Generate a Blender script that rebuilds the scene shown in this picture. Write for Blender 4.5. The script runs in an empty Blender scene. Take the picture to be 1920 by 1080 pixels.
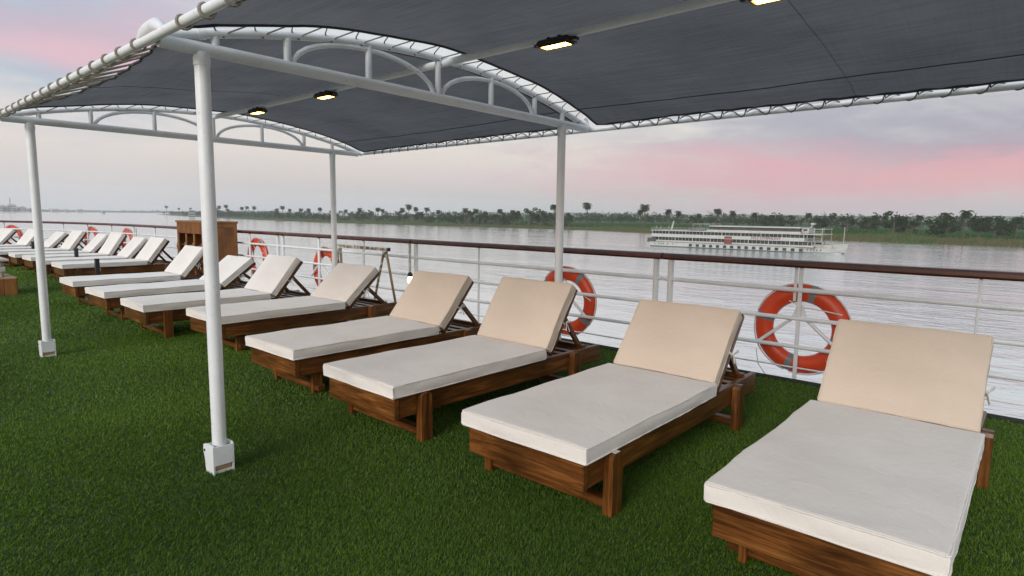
import bpy, bmesh, math, random
import numpy as np
from mathutils import Vector, Matrix, noise as mnoise
R_ = math.radians
random.seed(7)
rng = np.random.default_rng(7)

# ------------------------------------------------------------------ camera, sky, sun, exposure
HC = 1.42                                    # eye height above the deck
FPX, YAW, PITCH, ROLL = 1132.6, R_(48.754), R_(6.814), R_(0.740)
fwd = Vector((math.sin(YAW)*math.cos(PITCH), math.cos(YAW)*math.cos(PITCH), -math.sin(PITCH)))
rgt = Vector((math.cos(YAW), -math.sin(YAW), 0)); up = rgt.cross(fwd)
r2 = math.cos(ROLL)*rgt + math.sin(ROLL)*up; u2 = -math.sin(ROLL)*rgt + math.cos(ROLL)*up
scene = bpy.context.scene
col = scene.collection
cam_d = bpy.data.cameras.new('camera'); cam = bpy.data.objects.new('camera', cam_d); col.objects.link(cam)
cam_d.sensor_width = 36; cam_d.lens = 36*FPX/1920; cam_d.clip_start = .05; cam_d.clip_end = 40000
cam.matrix_world = Matrix(((r2.x, u2.x, -fwd.x, 0), (r2.y, u2.y, -fwd.y, 0), (r2.z, u2.z, -fwd.z, HC), (0, 0, 0, 1)))
scene.camera = cam
scene.view_settings.view_transform = 'Standard'; scene.view_settings.look = 'None'
scene.view_settings.gamma = 1; scene.view_settings.use_curve_mapping = False
scene.view_settings.exposure = 0.0
scene.cycles.max_bounces = 8; scene.cycles.volume_bounces = 2; scene.cycles.use_denoising = True
scene.cycles.sample_clamp_indirect = 4.0
SUN_AZ, SUN_EL = R_(-100), R_(23)            # azimuth from +Y towards +X

def ray(px, py):
    return r2*((px-960)/FPX) + u2*((540-py)/FPX) + fwd
def at_z(px, py, z):
    d = ray(px, py); return Vector((0, 0, HC)) + d*((z-HC)/d.z)
def at_x(px, py, x):
    d = ray(px, py); return Vector((0, 0, HC)) + d*(x/d.x)
def at_y(px, py, y):
    d = ray(px, py); return Vector((0, 0, HC)) + d*(y/d.y)

class NT:
    """small helper that strings shader nodes together"""
    def __init__(s, tree): s.t = tree; s.n = tree.nodes; s.l = tree.links
    def new(s, kind, **kw):
        nd = s.n.new(kind)
        for k, v in kw.items(): setattr(nd, k, v)
        return nd
    def put(s, sock, v):
        if isinstance(v, bpy.types.NodeSocket): s.l.new(v, sock)
        elif v is not None: sock.default_value = v
    def math(s, op, a, b=None, c=None, clamp=False):
        nd = s.new('ShaderNodeMath', operation=op, use_clamp=clamp)
        for i, v in enumerate((a, b, c)):
            if v is not None: s.put(nd.inputs[i], v)
        return nd.outputs[0]
    def mix(s, f, a, b, mode='MIX'):
        nd = s.new('ShaderNodeMix', data_type='RGBA', blend_type=mode)
        s.put(nd.inputs[0], f); s.put(nd.inputs[6], a); s.put(nd.inputs[7], b)
        return nd.outputs[2]
    def ramp(s, f, stops):
        nd = s.new('ShaderNodeValToRGB'); el = nd.color_ramp.elements
        while len(el) < len(stops): el.new(.5)
        for e, (p, c) in zip(el, stops): e.position = p; e.color = (*c, 1) if len(c) == 3 else c
        s.put(nd.inputs[0], f); return nd.outputs[0]
    def noise(s, vec, scale, detail=4, rough=.55, dist=0., fac=True):
        nd = s.new('ShaderNodeTexNoise'); s.put(nd.inputs['Vector'], vec)
        nd.inputs['Scale'].default_value = scale; nd.inputs['Detail'].default_value = detail
        nd.inputs['Roughness'].default_value = rough; nd.inputs['Distortion'].default_value = dist
        return nd.outputs['Fac'] if fac else nd.outputs['Color']
    def mapping(s, vec, scale=(1, 1, 1), loc=(0, 0, 0), rot=(0, 0, 0)):
        nd = s.new('ShaderNodeMapping'); s.put(nd.inputs[0], vec)
        nd.inputs['Scale'].default_value = scale; nd.inputs['Location'].default_value = loc; nd.inputs['Rotation'].default_value = rot
        return nd.outputs[0]
    def coord(s, which='Object'): return s.new('ShaderNodeTexCoord').outputs[which]

def g(r, g_, b):                              # display 0-255 colour to linear
    f = lambda v: (v/255/12.92 if v <= 10 else ((v/255+.055)/1.055)**2.4)
    return (f(r), f(g_), f(b))

world = bpy.data.worlds.new('World'); scene.world = world; world.use_nodes = True
W = NT(world.node_tree); W.n.clear()
def build_world():
    wo = W.new('ShaderNodeOutputWorld'); bg = W.new('ShaderNodeBackground')
    d = W.coord('Generated')
    sep = W.new('ShaderNodeSeparateXYZ'); W.l.new(d, sep.inputs[0])
    x, y, z = sep.outputs
    sky = W.new('ShaderNodeTexSky', sky_type='NISHITA'); sky.sun_disc = False
    sky.sun_elevation = R_(6); sky.sun_rotation = SUN_AZ; sky.dust_density = 3.0; sky.air_density = 1.2
    nish = W.mix(1., sky.outputs[0], (.30, .30, .30, 1), 'MULTIPLY')
    el = W.math('MULTIPLY', W.math('ARCSINE', z), 57.2958)
    az = W.math('MULTIPLY', W.math('ARCTAN2', x, y), 57.2958)
    e01 = W.math('DIVIDE', W.math('MAXIMUM', el, 0.), 90., clamp=True)
    base = W.ramp(e01, [(0, g(188, 190, 196)), (.022, g(203, 197, 199)), (.06, g(224, 213, 210)), (.12, g(222, 220, 219)), (.24, g(206, 217, 224)), (.42, g(190, 206, 219)), (1, g(182, 198, 214))])
    cur = W.mix(.12, base, nish)
    # stretched wisps, laid out in azimuth and elevation
    comb = W.new('ShaderNodeCombineXYZ'); W.put(comb.inputs[0], W.math('MULTIPLY', az, .045)); W.put(comb.inputs[1], W.math('MULTIPLY', el, .16))
    n1 = W.noise(comb.outputs[0], 1.0, 6, .55, .5)
    n2 = W.noise(W.mapping(comb.outputs[0], loc=(7.3, 2.1, 4)), 1.7, 7, .6, .9)
    n3 = W.noise(W.mapping(comb.outputs[0], loc=(1.3, 9.1, 2)), 4.0, 6, .6, .6)
    wob = W.math('MULTIPLY_ADD', W.math('SUBTRACT', n2, .5), 1.9, W.math('MULTIPLY', W.math('SUBTRACT', n3, .5), 1.3))
    def bank(px, py, waz, wel, power=1.0):
        v = ray(px, py).normalized(); a0 = math.degrees(math.atan2(v.x, v.y)); e0 = math.degrees(math.asin(v.z))
        da = W.math('DIVIDE', W.math('SUBTRACT', az, a0), waz); de = W.math('DIVIDE', W.math('SUBTRACT', el, e0), wel)
        r = W.math('ADD', W.math('MULTIPLY', da, da), W.math('MULTIPLY', de, de))
        m = W.math('SUBTRACT', W.math('ADD', 1., wob), W.math('SQRT', r))
        ss = W.new('ShaderNodeMapRange', interpolation_type='SMOOTHSTEP'); W.put(ss.inputs[0], m)
        ss.inputs[1].default_value = -.55; ss.inputs[2].default_value = 1.0
        return W.math('MULTIPLY', ss.outputs[0], power)
    # loose cloud over the whole dome
    loose = W.new('ShaderNodeMapRange', interpolation_type='SMOOTHSTEP'); W.put(loose.inputs[0], n1); loose.inputs[1].default_value = .5; loose.inputs[2].default_value = .75
    cur = W.mix(W.math('MULTIPLY', loose.outputs[0], .35), cur, (*g(206, 200, 208), 1))
    for px, py, wa, we, pw, c in CLOUDS:
        cur = W.mix(bank(px, py, wa, we, pw), cur, (*g(*c), 1))
    W.put(bg.inputs[0], cur); bg.inputs[1].default_value = 1.08
    W.l.new(bg.outputs[0], wo.inputs[0])
CLOUDS = [(1650, 245, 24, 4.8, .9, (166, 166, 180)), (1880, 290, 13, 2.6, .85, (156, 150, 168)),
          (1280, 318, 13, 2.4, .8, (220, 180, 186)), (1480, 335, 9, 1.4, .7, (222, 176, 182)), (1690, 346, 18, 3.0, .9, (220, 166, 174)), (1900, 335, 8, 1.6, .8, (230, 168, 172)),
          (1850, 395, 14, 1.2, .6, (184, 180, 186)), (860, 330, 14, 1.5, .35, (222, 204, 205)),
          (90, 40, 15, 6.0, .85, (160, 178, 198)), (170, 72, 8, 2.0, .75, (206, 176, 190)), (130, 98, 9, 1.0, .75, (224, 184, 194)),
          (330, 30, 5, 3, .5, (206, 184, 198))]
build_world()

sun_d = bpy.data.lights.new('sun', 'SUN'); sun_d.energy = 2.05; sun_d.angle = R_(28); sun_d.color = (1, .985, .97)
sun = bpy.data.objects.new('sun', sun_d); col.objects.link(sun)
sd = Vector((math.sin(SUN_AZ)*math.cos(SUN_EL), math.cos(SUN_AZ)*math.cos(SUN_EL), math.sin(SUN_EL)))
sun.rotation_euler = sd.to_track_quat('Z', 'Y').to_euler(); sun.location = (-6, 6, 8)

# ------------------------------------------------------------------ object helpers
def tag(o, label=None, cat=None, group=None, kind=None):
    if label: o['label'] = label
    if cat: o['category'] = cat
    if group: o['group'] = group
    if kind: o['kind'] = kind
    return o
def empty(name, loc=(0, 0, 0), rz=0, parent=None):
    o = bpy.data.objects.new(name, None); col.objects.link(o); o.location = loc; o.rotation_euler = (0, 0, rz); o.parent = parent
    o.empty_display_size = .1
    return o
def obj(name, me, mat=None, parent=None, loc=None, rot=None):
    o = bpy.data.objects.new(name, me); col.objects.link(o); o.parent = parent
    if mat is not None and not me.materials: me.materials.append(mat)
    if loc is not None: o.location = loc
    if rot is not None: o.rotation_euler = rot
    return o
def copy_tree(o, parent=None):
    c = o.copy(); col.objects.link(c); c.parent = parent
    for ch in list(o.children): copy_tree(ch, c)
    return c
class MB:
    def __init__(s): s.v = []; s.f = []; s.sm = []
    def add(s, vs, fs, smooth=False):
        n = len(s.v); s.v += [tuple(v) for v in vs]; s.f += [tuple(i+n for i in f) for f in fs]; s.sm += [smooth]*len(fs); return s
    def box(s, c, h, M=None, ch=0.0):
        """box of half sizes h about c, edges chamfered by ch"""
        c = Vector(c)
        if ch <= 0:
            vs = [Vector((a*h[0], b*h[1], d*h[2])) for a in (-1, 1) for b in (-1, 1) for d in (-1, 1)]
            fs = [(0, 1, 3, 2), (4, 6, 7, 5), (0, 4, 5, 1), (2, 3, 7, 6), (0, 2, 6, 4), (1, 5, 7, 3)]
        else:
            bm = bmesh.new(); bmesh.ops.create_cube(bm, size=2)
            for v in bm.verts: v.co = Vector((v.co.x*h[0], v.co.y*h[1], v.co.z*h[2]))
            bmesh.ops.bevel(bm, geom=bm.edges[:], offset=ch, segments=1, affect='EDGES')
            bm.verts.index_update(); vs = [v.co.copy() for v in bm.verts]; fs = [tuple(v.index for v in f.verts) for f in bm.faces]; bm.free()
        if M is not None: vs = [M @ v for v in vs]
        return s.add([v+c for v in vs], fs)
    def tube(s, pts, r, n=10, caps=True, rr=None):
        pts = [Vector(p) for p in pts]; m = len(pts); vs = []; fs = []
        t0 = (pts[1]-pts[0]).normalized(); a = Vector((0, 0, 1)) if abs(t0.z) < .9 else Vector((1, 0, 0))
        nx = t0.cross(a).normalized()
        for i, p in enumerate(pts):
            t = (pts[min(i+1, m-1)]-pts[max(i-1, 0)]).normalized()
            nx = (nx - t*nx.dot(t)).normalized(); ny = t.cross(nx)
            q = rr[i] if rr else r
            for k in range(n):
                an = 2*math.pi*k/n; vs.append(p+nx*(q*math.cos(an))+ny*(q*math.sin(an)))
        for i in range(m-1):
            for k in range(n):
                k2 = (k+1) % n; fs.append((i*n+k, i*n+k2, (i+1)*n+k2, (i+1)*n+k))
        s.add(vs, fs, True)
        if caps: s.add([vs[k] for k in range(n)], [tuple(range(n))[::-1]]); s.add([vs[(m-1)*n+k] for k in range(n)], [tuple(range(n))])
        return s
    def sweep(s, pts, prof):
        """sweep a closed (side, up) profile along a level path"""
        pts = [Vector(p) for p in pts]; m = len(pts); n = len(prof); vs = []; fs = []
        for i, p in enumerate(pts):
            t = (pts[min(i+1, m-1)]-pts[max(i-1, 0)]).normalized(); sd_ = Vector((t.y, -t.x, 0)).normalized()
            for a, b in prof: vs.append(p+sd_*a+Vector((0, 0, b)))
        for i in range(m-1):
            for k in range(n):
                k2 = (k+1) % n; fs.append((i*n+k, (i+1)*n+k, (i+1)*n+k2, i*n+k2))
        fs += [tuple(range(n)), tuple((m-1)*n+k for k in range(n))[::-1]]
        return s.add(vs, fs, False)
    def mesh(s, name, mat=None):
        me = bpy.data.meshes.new(name); me.from_pydata(s.v, [], s.f); me.update()
        me.polygons.foreach_set('use_smooth', s.sm)
        if mat is not None: me.materials.append(mat)
        return me
    def build(s, name, mat, parent=None, loc=None, rot=None): return obj(name, s.mesh(name, mat), None, parent, loc, rot)
def tri_soup(name, V, mat, cols=None, kind=None, parent=None):
    """V: (n,3,3) triangles or (n,4,3) quads as one mesh, cols (n,3) face colours"""
    n, k, _ = V.shape; me = bpy.data.meshes.new(name)
    me.vertices.add(n*k); me.vertices.foreach_set('co', V.astype(np.float32).ravel())
    me.loops.add(n*k); me.loops.foreach_set('vertex_index', np.arange(n*k, dtype=np.int32))
    me.polygons.add(n); me.polygons.foreach_set('loop_start', np.arange(0, n*k, k, dtype=np.int32)); me.polygons.foreach_set('loop_total', np.full(n, k, np.int32))
    me.update(calc_edges=True)
    if cols is not None:
        ca = me.color_attributes.new('tint', 'FLOAT_COLOR', 'POINT')
        c4 = np.ones((n, k, 4), np.float32); c4[:, :, :3] = cols[:, None, :] if cols.ndim == 2 else cols
        ca.data.foreach_set('color', c4.ravel())
    me.materials.append(mat)
    o = obj(name, me, None, parent)
    if kind: o['kind'] = kind
    return o

# ------------------------------------------------------------------ materials
def new_mat(name):
    m = bpy.data.materials.new(name); m.use_nodes = True; T = NT(m.node_tree); b = T.n['Principled BSDF']; return m, T, b
def bump(T, b, h, strength, dist=.01):
    nd = T.new('ShaderNodeBump'); nd.inputs['Strength'].default_value = strength; nd.inputs['Distance'].default_value = dist
    T.put(nd.inputs['Height'], h); T.l.new(nd.outputs[0], b.inputs['Normal'])
def mat_plain(name, c1, c2, rough=.5, scale=8, bs=.1, metal=0, detail=5):
    m, T, b = new_mat(name); co = T.coord('Object')
    n = T.noise(co, scale, detail, .6)
    T.put(b.inputs['Base Color'], T.ramp(n, [(.3, c1), (.7, c2)])); b.inputs['Roughness'].default_value = rough; b.inputs['Metallic'].default_value = metal
    if bs: bump(T, b, T.noise(co, scale*6, 3), bs, .004)
    return m
def mat_wood(name, axis, dark=(.026, .009, .003), mid=(.130, .047, .011), light=(.36, .15, .038), rough=.30):
    m, T, b = new_mat(name); sc = [30, 30, 30]; sc[axis] = 1.9; sf = [190, 190, 190]; sf[axis] = 7
    info = T.new('ShaderNodeObjectInfo').outputs['Random']
    off = T.new('ShaderNodeVectorMath', operation='ADD'); T.l.new(T.coord('Object'), off.inputs[0])
    cx = T.new('ShaderNodeCombineXYZ'); T.put(cx.inputs[0], T.math('MULTIPLY', info, 13.)); T.put(cx.inputs[1], T.math('MULTIPLY', info, 7.)); T.put(cx.inputs[2], T.math('MULTIPLY', info, 5.)); T.l.new(cx.outputs[0], off.inputs[1])
    v = T.mapping(off.outputs[0], scale=tuple(sc))
    n = T.math('ADD', T.math('MULTIPLY', T.noise(v, 1.0, 7, .62, 1.4), .74), T.math('MULTIPLY', T.noise(T.mapping(off.outputs[0], scale=tuple(sf)), 1., 3, .6), .26)); big = T.noise(off.outputs[0], 3.2, 3, .5)
    c = T.ramp(n, [(.30, dark), (.5, mid), (.76, light)])
    tone = T.ramp(big, [(.3, (.55, .52, .5)), (.7, (1.25, 1.2, 1.15))])
    T.put(b.inputs['Base Color'], T.mix(1., c, tone, 'MULTIPLY'))
    T.put(b.inputs['Roughness'], T.math('MULTIPLY_ADD', n, .3, rough-.12)); bump(T, b, n, .35, .003)
    b.inputs['Specular IOR Level'].default_value = .45
    return m
M = {}
M['wood_x'] = mat_wood('varnished_wood_lengthwise', 0); M['wood_y'] = mat_wood('varnished_wood_crosswise', 1); M['wood_z'] = mat_wood('varnished_wood_upright', 2)
M['handrail'] = mat_wood('handrail_varnish', 1, (.03, .006, .003), (.075, .018, .009), (.13, .038, .02), .25)
M['cabinet'] = mat_wood('cabinet_wood', 2, (.17, .066, .017), (.26, .105, .028), (.34, .15, .045), .45)
M['cabinet_dark'] = mat_wood('cabinet_inner_wood', 2, (.08, .03, .01), (.13, .05, .015), (.18, .075, .025), .5)
M['palewood'] = mat_wood('pale_bare_wood', 0, (.3, .19, .1), (.42, .28, .16), (.5, .36, .22), .6)
M['worn_top'] = mat_plain('bleached_worn_wood', (.5, .45, .4), (.7, .66, .6), .6, 30)
def cloth(name='cream_cotton_canvas', k=(1, 1, 1)):
    m, T, b = new_mat(name); co = T.coord('Object')
    big = T.noise(co, 2.2, 4, .6, .4); fine = T.noise(T.mapping(co, scale=(260, 260, 260)), 1., 2, .5)
    st = T.noise(T.mapping(co, loc=(3, 1, 9)), 5.5, 6, .7)
    c = T.ramp(big, [(.3, (.70, .665, .64)), (.7, (.785, .755, .735))])
    stain = T.new('ShaderNodeMapRange'); T.put(stain.inputs[0], st); stain.inputs[1].default_value = .66; stain.inputs[2].default_value = .8
    c = T.mix(T.math('MULTIPLY', stain.outputs[0], .25), c, (.55, .5, .44, 1))
    T.put(b.inputs['Base Color'], T.mix(1., c, (*k, 1), 'MULTIPLY')); b.inputs['Roughness'].default_value = .9; b.inputs['Specular IOR Level'].default_value = .15
    b.inputs['Sheen Weight'].default_value = .15
    wr = T.noise(T.mapping(co, scale=(1, 1, 1)), 7., 5, .65, 1.2)
    h = T.math('MULTIPLY_ADD', wr, 1.0, T.math('MULTIPLY', fine, .06)); bump(T, b, h, .45, .012)
    return m
M['cloth'] = cloth(k=(1, .968, .935)); M['cloth_warm_lit'] = cloth('warm_lit_cotton_canvas', (.85, .735, .62)); M['cloth_faint_warm_lit'] = cloth('faint_warm_lit_cotton_canvas', (.93, .87, .81))  # last two: warm light on the near backrests painted into the cloth colour
M['cord'] = mat_plain('white_cotton_cord', (.6, .58, .53), (.75, .73, .68), .9, 60)
M['rope'] = mat_plain('weathered_lacing_rope', (.2, .17, .13), (.36, .31, .25), .9, 90, .4)
M['rope_dark'] = mat_plain('grey_lacing_cord', (.12, .11, .1), (.24, .22, .2), .9, 90, .4)
def paint():
    m, T, b = new_mat('white_marine_paint'); co = T.coord('Object'); n = T.noise(co, 5, 6, .65); f = T.noise(co, 38, 4, .6)
    c = T.ramp(n, [(.3, (.70, .71, .72)), (.65, (.80, .805, .81))])
    sp = T.new('ShaderNodeMapRange'); T.put(sp.inputs[0], f); sp.inputs[1].default_value = .64; sp.inputs[2].default_value = .74
    c = T.mix(T.math('MULTIPLY', sp.outputs[0], .6), c, (.38, .28, .2, 1))
    T.put(b.inputs['Base Color'], c); b.inputs['Roughness'].default_value = .38; bump(T, b, f, .12, .003)
    return m
M['white'] = paint()
M['tape'] = mat_plain('translucent_wrap', (.62, .62, .64), (.75, .75, .77), .5, 9)
def shade_net():
    m, T, b = new_mat('charcoal_shade_net'); co = T.coord('Object')
    st = T.noise(T.mapping(co, scale=(55, 2.0, 4)), 1., 4, .6); cross = T.noise(T.mapping(co, scale=(2.2, 60, 4)), 1., 3, .6); big = T.noise(co, 1.3, 4, .6)
    k = T.math('ADD', T.math('MULTIPLY', st, .5), T.math('ADD', T.math('MULTIPLY', big, .45), T.math('MULTIPLY', cross, .15)))
    c = T.ramp(k, [(.32, (.098, .099, .102)), (.68, (.185, .186, .192))])
    b.inputs['Roughness'].default_value = .85; T.put(b.inputs['Base Color'], c); bump(T, b, st, .25, .004); b.inputs['Specular IOR Level'].default_value = .2
    tr = T.new('ShaderNodeBsdfTranslucent'); T.put(tr.inputs[0], T.mix(1., c, (.92, .93, .97, 1), 'MULTIPLY'))
    mx = T.new('ShaderNodeMixShader'); mx.inputs[0].default_value = .5; T.l.new(b.outputs[0], mx.inputs[1]); T.l.new(tr.outputs[0], mx.inputs[2])
    T.l.new(mx.outputs[0], T.n['Material Output'].inputs[0])
    return m
M['net'] = shade_net()
M['net_hem'] = mat_plain('dark_canopy_hem', (.03, .032, .036), (.05, .052, .058), .8, 20)
M['bronze'] = mat_plain('dark_lamp_housing', (.02, .017, .015), (.04, .034, .03), .45, 20, .1, .3)
M['black'] = mat_plain('black_painted_steel', (.012, .014, .02), (.028, .03, .04), .45, 20)
def glow(name, c, s):
    m, T, b = new_mat(name); b.inputs['Base Color'].default_value = (*c, 1); b.inputs['Emission Color'].default_value = (*c, 1); b.inputs['Emission Strength'].default_value = s; return m
M['lamp'] = glow('lit_lamp_lens', (1, .48, .06), 30.0)
M['bulb'] = glow('lit_lantern_bulb', (1, .78, .46), 5.0)
def tint_mat(name, rough=.7, spec=.25, trans=.0, scale=1.):
    m, T, b = new_mat(name); a = T.new('ShaderNodeAttribute', attribute_name='tint').outputs['Color']
    T.put(b.inputs['Base Color'], a); b.inputs['Roughness'].default_value = rough; b.inputs['Specular IOR Level'].default_value = spec
    if trans:
        tr = T.new('ShaderNodeBsdfTranslucent'); T.put(tr.inputs[0], a); mx = T.new('ShaderNodeMixShader'); mx.inputs[0].default_value = trans
        T.l.new(b.outputs[0], mx.inputs[1]); T.l.new(tr.outputs[0], mx.inputs[2]); T.l.new(mx.outputs[0], T.n['Material Output'].inputs[0])
    return m
M['blade'] = tint_mat('turf_fibre', .55, .3, .25)
M['leaf'] = tint_mat('foliage', .8, .1, .3)
M['bark'] = mat_plain('palm_bark', (.07, .055, .04), (.13, .1, .075), .9, 3)
def turf():
    m, T, b = new_mat('turf_backing'); co = T.coord('Object'); n = T.noise(co, 1.4, 5, .6); f = T.noise(co, 160, 3, .7)
    c = T.ramp(f, [(.3, (.010, .024, .006)), (.7, (.035, .08, .015))]); t = T.ramp(n, [(.3, (.75, .8, .7)), (.7, (1.2, 1.15, 1.1))])
    T.put(b.inputs['Base Color'], T.mix(1., c, t, 'MULTIPLY')); b.inputs['Roughness'].default_value = .9; bump(T, b, f, .6, .01); return m
M['turf'] = turf()
def water():
    m, T, b = new_mat('river_water'); co = T.coord('Object')
    T.put(b.inputs['Base Color'], (.80, .79, .785, 1)); b.inputs['Roughness'].default_value = .10; b.inputs['IOR'].default_value = 1.5; b.inputs['Metallic'].default_value = .6
    v = T.mapping(co, scale=(1, .45, 1), rot=(0, 0, R_(12)))
    big = T.noise(T.mapping(co, scale=(1, .3, 1), rot=(0, 0, R_(-8))), .045, 4, .55, .4)
    w1 = T.noise(v, .35, 4, .55, .6); w2 = T.noise(v, 1.3, 4, .6, .4)
    amp = T.ramp(big, [(.35, (.25, .25, .25)), (.65, (1, 1, 1))])
    h = T.math('MULTIPLY', T.math('MULTIPLY_ADD', w1, 1.0, T.math('MULTIPLY', w2, .35)), amp)
    bump(T, b, h, .55, .55)
    return m
M['water'] = water()
M['buoy'] = mat_plain('orange_buoy_plastic', (.56, .044, .008), (.68, .064, .013), .42, 6, .05)
M['band'] = mat_plain('grey_reflective_tape', (.16, .165, .17), (.24, .245, .25), .4, 20)
M['hull'] = mat_plain('own_ship_side_paint', (.6, .6, .6), (.7, .7, .7), .5, 1)
M['edge'] = mat_plain('dark_deck_edge', (.012, .016, .010), (.03, .036, .022), .8, 30)
M['ship_white'] = mat_plain('far_ship_white_paint', (.36, .36, .335), (.45, .45, .42), .5, .6, 0)
M['ship_glass'] = mat_plain('far_ship_window', (.018, .022, .026), (.05, .055, .06), .2, .9, 0)
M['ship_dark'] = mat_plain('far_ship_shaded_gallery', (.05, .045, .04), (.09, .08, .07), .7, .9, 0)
M['ship_red'] = mat_plain('far_ship_red_brown', (.12, .03, .025), (.17, .045, .035), .6, .9, 0)
M['ship_blue'] = mat_plain('far_ship_boot_top', (.02, .06, .07), (.03, .08, .09), .5, .9, 0)
M['awning'] = mat_plain('far_ship_awning', (.3, .32, .26), (.4, .42, .34), .7, .9, 0)
M['stone'] = mat_plain('cream_stone_block', (.42, .37, .3), (.58, .52, .44), .8, 9, .3)
M['build'] = mat_plain('far_town_plaster', (.36, .33, .3), (.5, .46, .42), .8, .01, 0)
M['foam'] = mat_plain('white_foam', (.6, .62, .62), (.75, .76, .76), .7, 1, 0)
M['cloth_far'] = mat_plain('far_clothing', (.03, .03, .04), (.3, .28, .26), .8, .4, 0)

# ------------------------------------------------------------------ the setting: river, far land, own deck
ZW = -9.0
def sheet(name, pts, mat, kind='structure'):
    me = bpy.data.meshes.new(name); me.from_pydata(pts, [], [tuple(range(len(pts)))]); me.materials.append(mat)
    return tag(obj(name, me), kind=kind)
sheet('river_water', [(-1500, -1600, ZW), (5300, -1600, ZW), (5300, 5300, ZW), (-1500, 5300, ZW)], M['water'])

BANK = [(-400, 345), (-120, 330), (6, 325), (37, 327), (72, 338), (127, 347), (183, 360), (240, 384), (300, 396), (378, 388), (480, 383), (631, 383), (862, 417), (1268, 505), (1700, 606), (2197, 724)]
BY = np.array([b[0] for b in BANK], float); BX = np.array([b[1] for b in BANK], float)
def bank_x(y): return np.interp(y, BY, BX) + 3.0*np.sin(np.asarray(y)*.055) + 1.6*np.sin(np.asarray(y)*.21+1)
def land_mat():
    m, T, b = new_mat('river_bank_fields'); co = T.coord('Object')
    n = T.noise(T.mapping(co, scale=(1, .25, 1)), .02, 5, .6); f = T.noise(co, .25, 5, .65)
    c = T.ramp(n, [(.3, (.035, .075, .022)), (.55, (.05, .10, .028)), (.75, (.10, .11, .045))])
    T.put(b.inputs['Base Color'], T.mix(.5, c, T.ramp(f, [(.3, (.03, .055, .02)), (.7, (.08, .115, .04))]))); b.inputs['Roughness'].default_value = 1.0
    b.inputs['Specular IOR Level'].default_value = .05; return m
M['land'] = land_mat()
def build_land():
    ys = list(range(-400, 700, 12))+list(range(700, 2200, 40))+[2197]
    prof = [(-2, -1.5), (0, -.2), (3, .5), (8, 1.0), (20, 1.6), (60, 1.9), (200, 2.1), (600, 2.6), (1500, 3.2), (3000, 4)]
    vs = []; fs = []; n = len(prof)
    for y in ys:
        b = float(bank_x(y)); taper = min(1., (2210-y)/160)
        for dx, dz in prof: vs.append((b+dx*(taper if dx > 20 else 1), y+dx*.12*(1 if dx > 100 else 0), ZW+dz*(taper if dz > 0 else 1)))
    for i in range(len(ys)-1):
        for k in range(n-1): fs.append((i*n+k, i*n+k+1, (i+1)*n+k+1, (i+1)*n+k))
    me = bpy.data.meshes.new('river_bank'); me.from_pydata(vs, [], fs); me.materials.append(M['land']); me.polygons.foreach_set('use_smooth', [True]*len(fs))
    tag(obj('river_bank', me), kind='structure')
    # very far: low shore to the left of the river, and faint hills inland
    for nm, pth, hgt, seed in (('far_shore', [(-900, 2900), (-300, 3300), (300, 3600), (900, 3900), (1700, 4200)], 16, 1), ('hills', [(2900, 3700), (3300, 3300), (3900, 2500), (4300, 1300), (4500, 100), (4450, -1200)], 58, 5)):
        vs = []; fs = []; m = 90
        for i in range(m+1):
            t = i/m*(len(pth)-1); k = min(int(t), len(pth)-2); u = t-k
            x = pth[k][0]*(1-u)+pth[k+1][0]*u; y = pth[k][1]*(1-u)+pth[k+1][1]*u
            h = hgt*(.72+.35*mnoise.noise(Vector((i*.06, seed, 0)))+.12*mnoise.noise(Vector((i*.4, seed, 3)))); h = max(h, hgt*.15)*(1 if hgt < 50 else min(1, (i+.5)/22))
            L = math.hypot(x, y); ux, uy = x/L, y/L
            for dd, hz in ((0, -1), (30, 1.5), (90 if hgt < 50 else 260, h), (250 if hgt < 50 else 420, h*.95), (400 if hgt < 50 else 560, 1)):
                vs.append((x+ux*dd, y+uy*dd, ZW+hz))
        for i in range(m):
            for k in range(4): fs.append((i*5+k, i*5+k+1, (i+1)*5+k+1, (i+1)*5+k))
        me = bpy.data.meshes.new(nm); me.from_pydata(vs, [], fs); me.polygons.foreach_set('use_smooth', [True]*len(fs))
        me.materials.append(M['land']); tag(obj(nm, me), kind='structure')
build_land()

# own deck: plan of the outboard edge, straight then bending in towards the bow
EDGE = [(5.56, -9), (5.56, 15.5), (5.54, 16.8), (5.47, 18.2), (5.34, 19.6), (5.12, 21), (4.82, 22.3), (4.4, 23.5), (3.8, 24.7), (3.0, 25.7), (2.0, 26.5), (.8, 27.0), (-.6, 27.3), (-2.2, 27.3)]
def edge_at(y):
    return float(np.interp(y, [e[1] for e in EDGE[:12]], [e[0] for e in EDGE[:12]]))
def build_deck():
    inb = [(x-.06, y) for x, y in EDGE]; left = [(-6.5, 27.2), (-6.5, -9)]
    plan = inb+left; n = len(plan)
    vs = [(x, y, 0) for x, y in plan]+[(x, y, -.18) for x, y in plan]
    fs = [tuple(range(n))]+[(i, i+n, (i+1) % n+n, (i+1) % n) for i in range(n)]
    me = bpy.data.meshes.new('deck'); me.from_pydata(vs, [], fs); me.materials.append(M['turf']); tag(obj('deck', me), kind='structure')
    vs = [(x+.03, y, -.19) for x, y in plan]+[(x+.03, y, ZW-.5) for x, y in plan]
    me = bpy.data.meshes.new('own_ship_side'); me.from_pydata(vs, [], [tuple(range(n))]+[(i, i+n, (i+1) % n+n, (i+1) % n) for i in range(n)]); me.materials.append(M['hull'])
    tag(obj('own_ship_side', me), kind='structure')
    k = MB(); k.sweep([(x-.03, y, 0) for x, y in EDGE], [(-.032, -.05), (.035, -.05), (.035, .022), (.0, .030), (-.032, .012)])
    tag(k.build('deck_edge', M['edge']), kind='structure')
build_deck()

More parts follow.
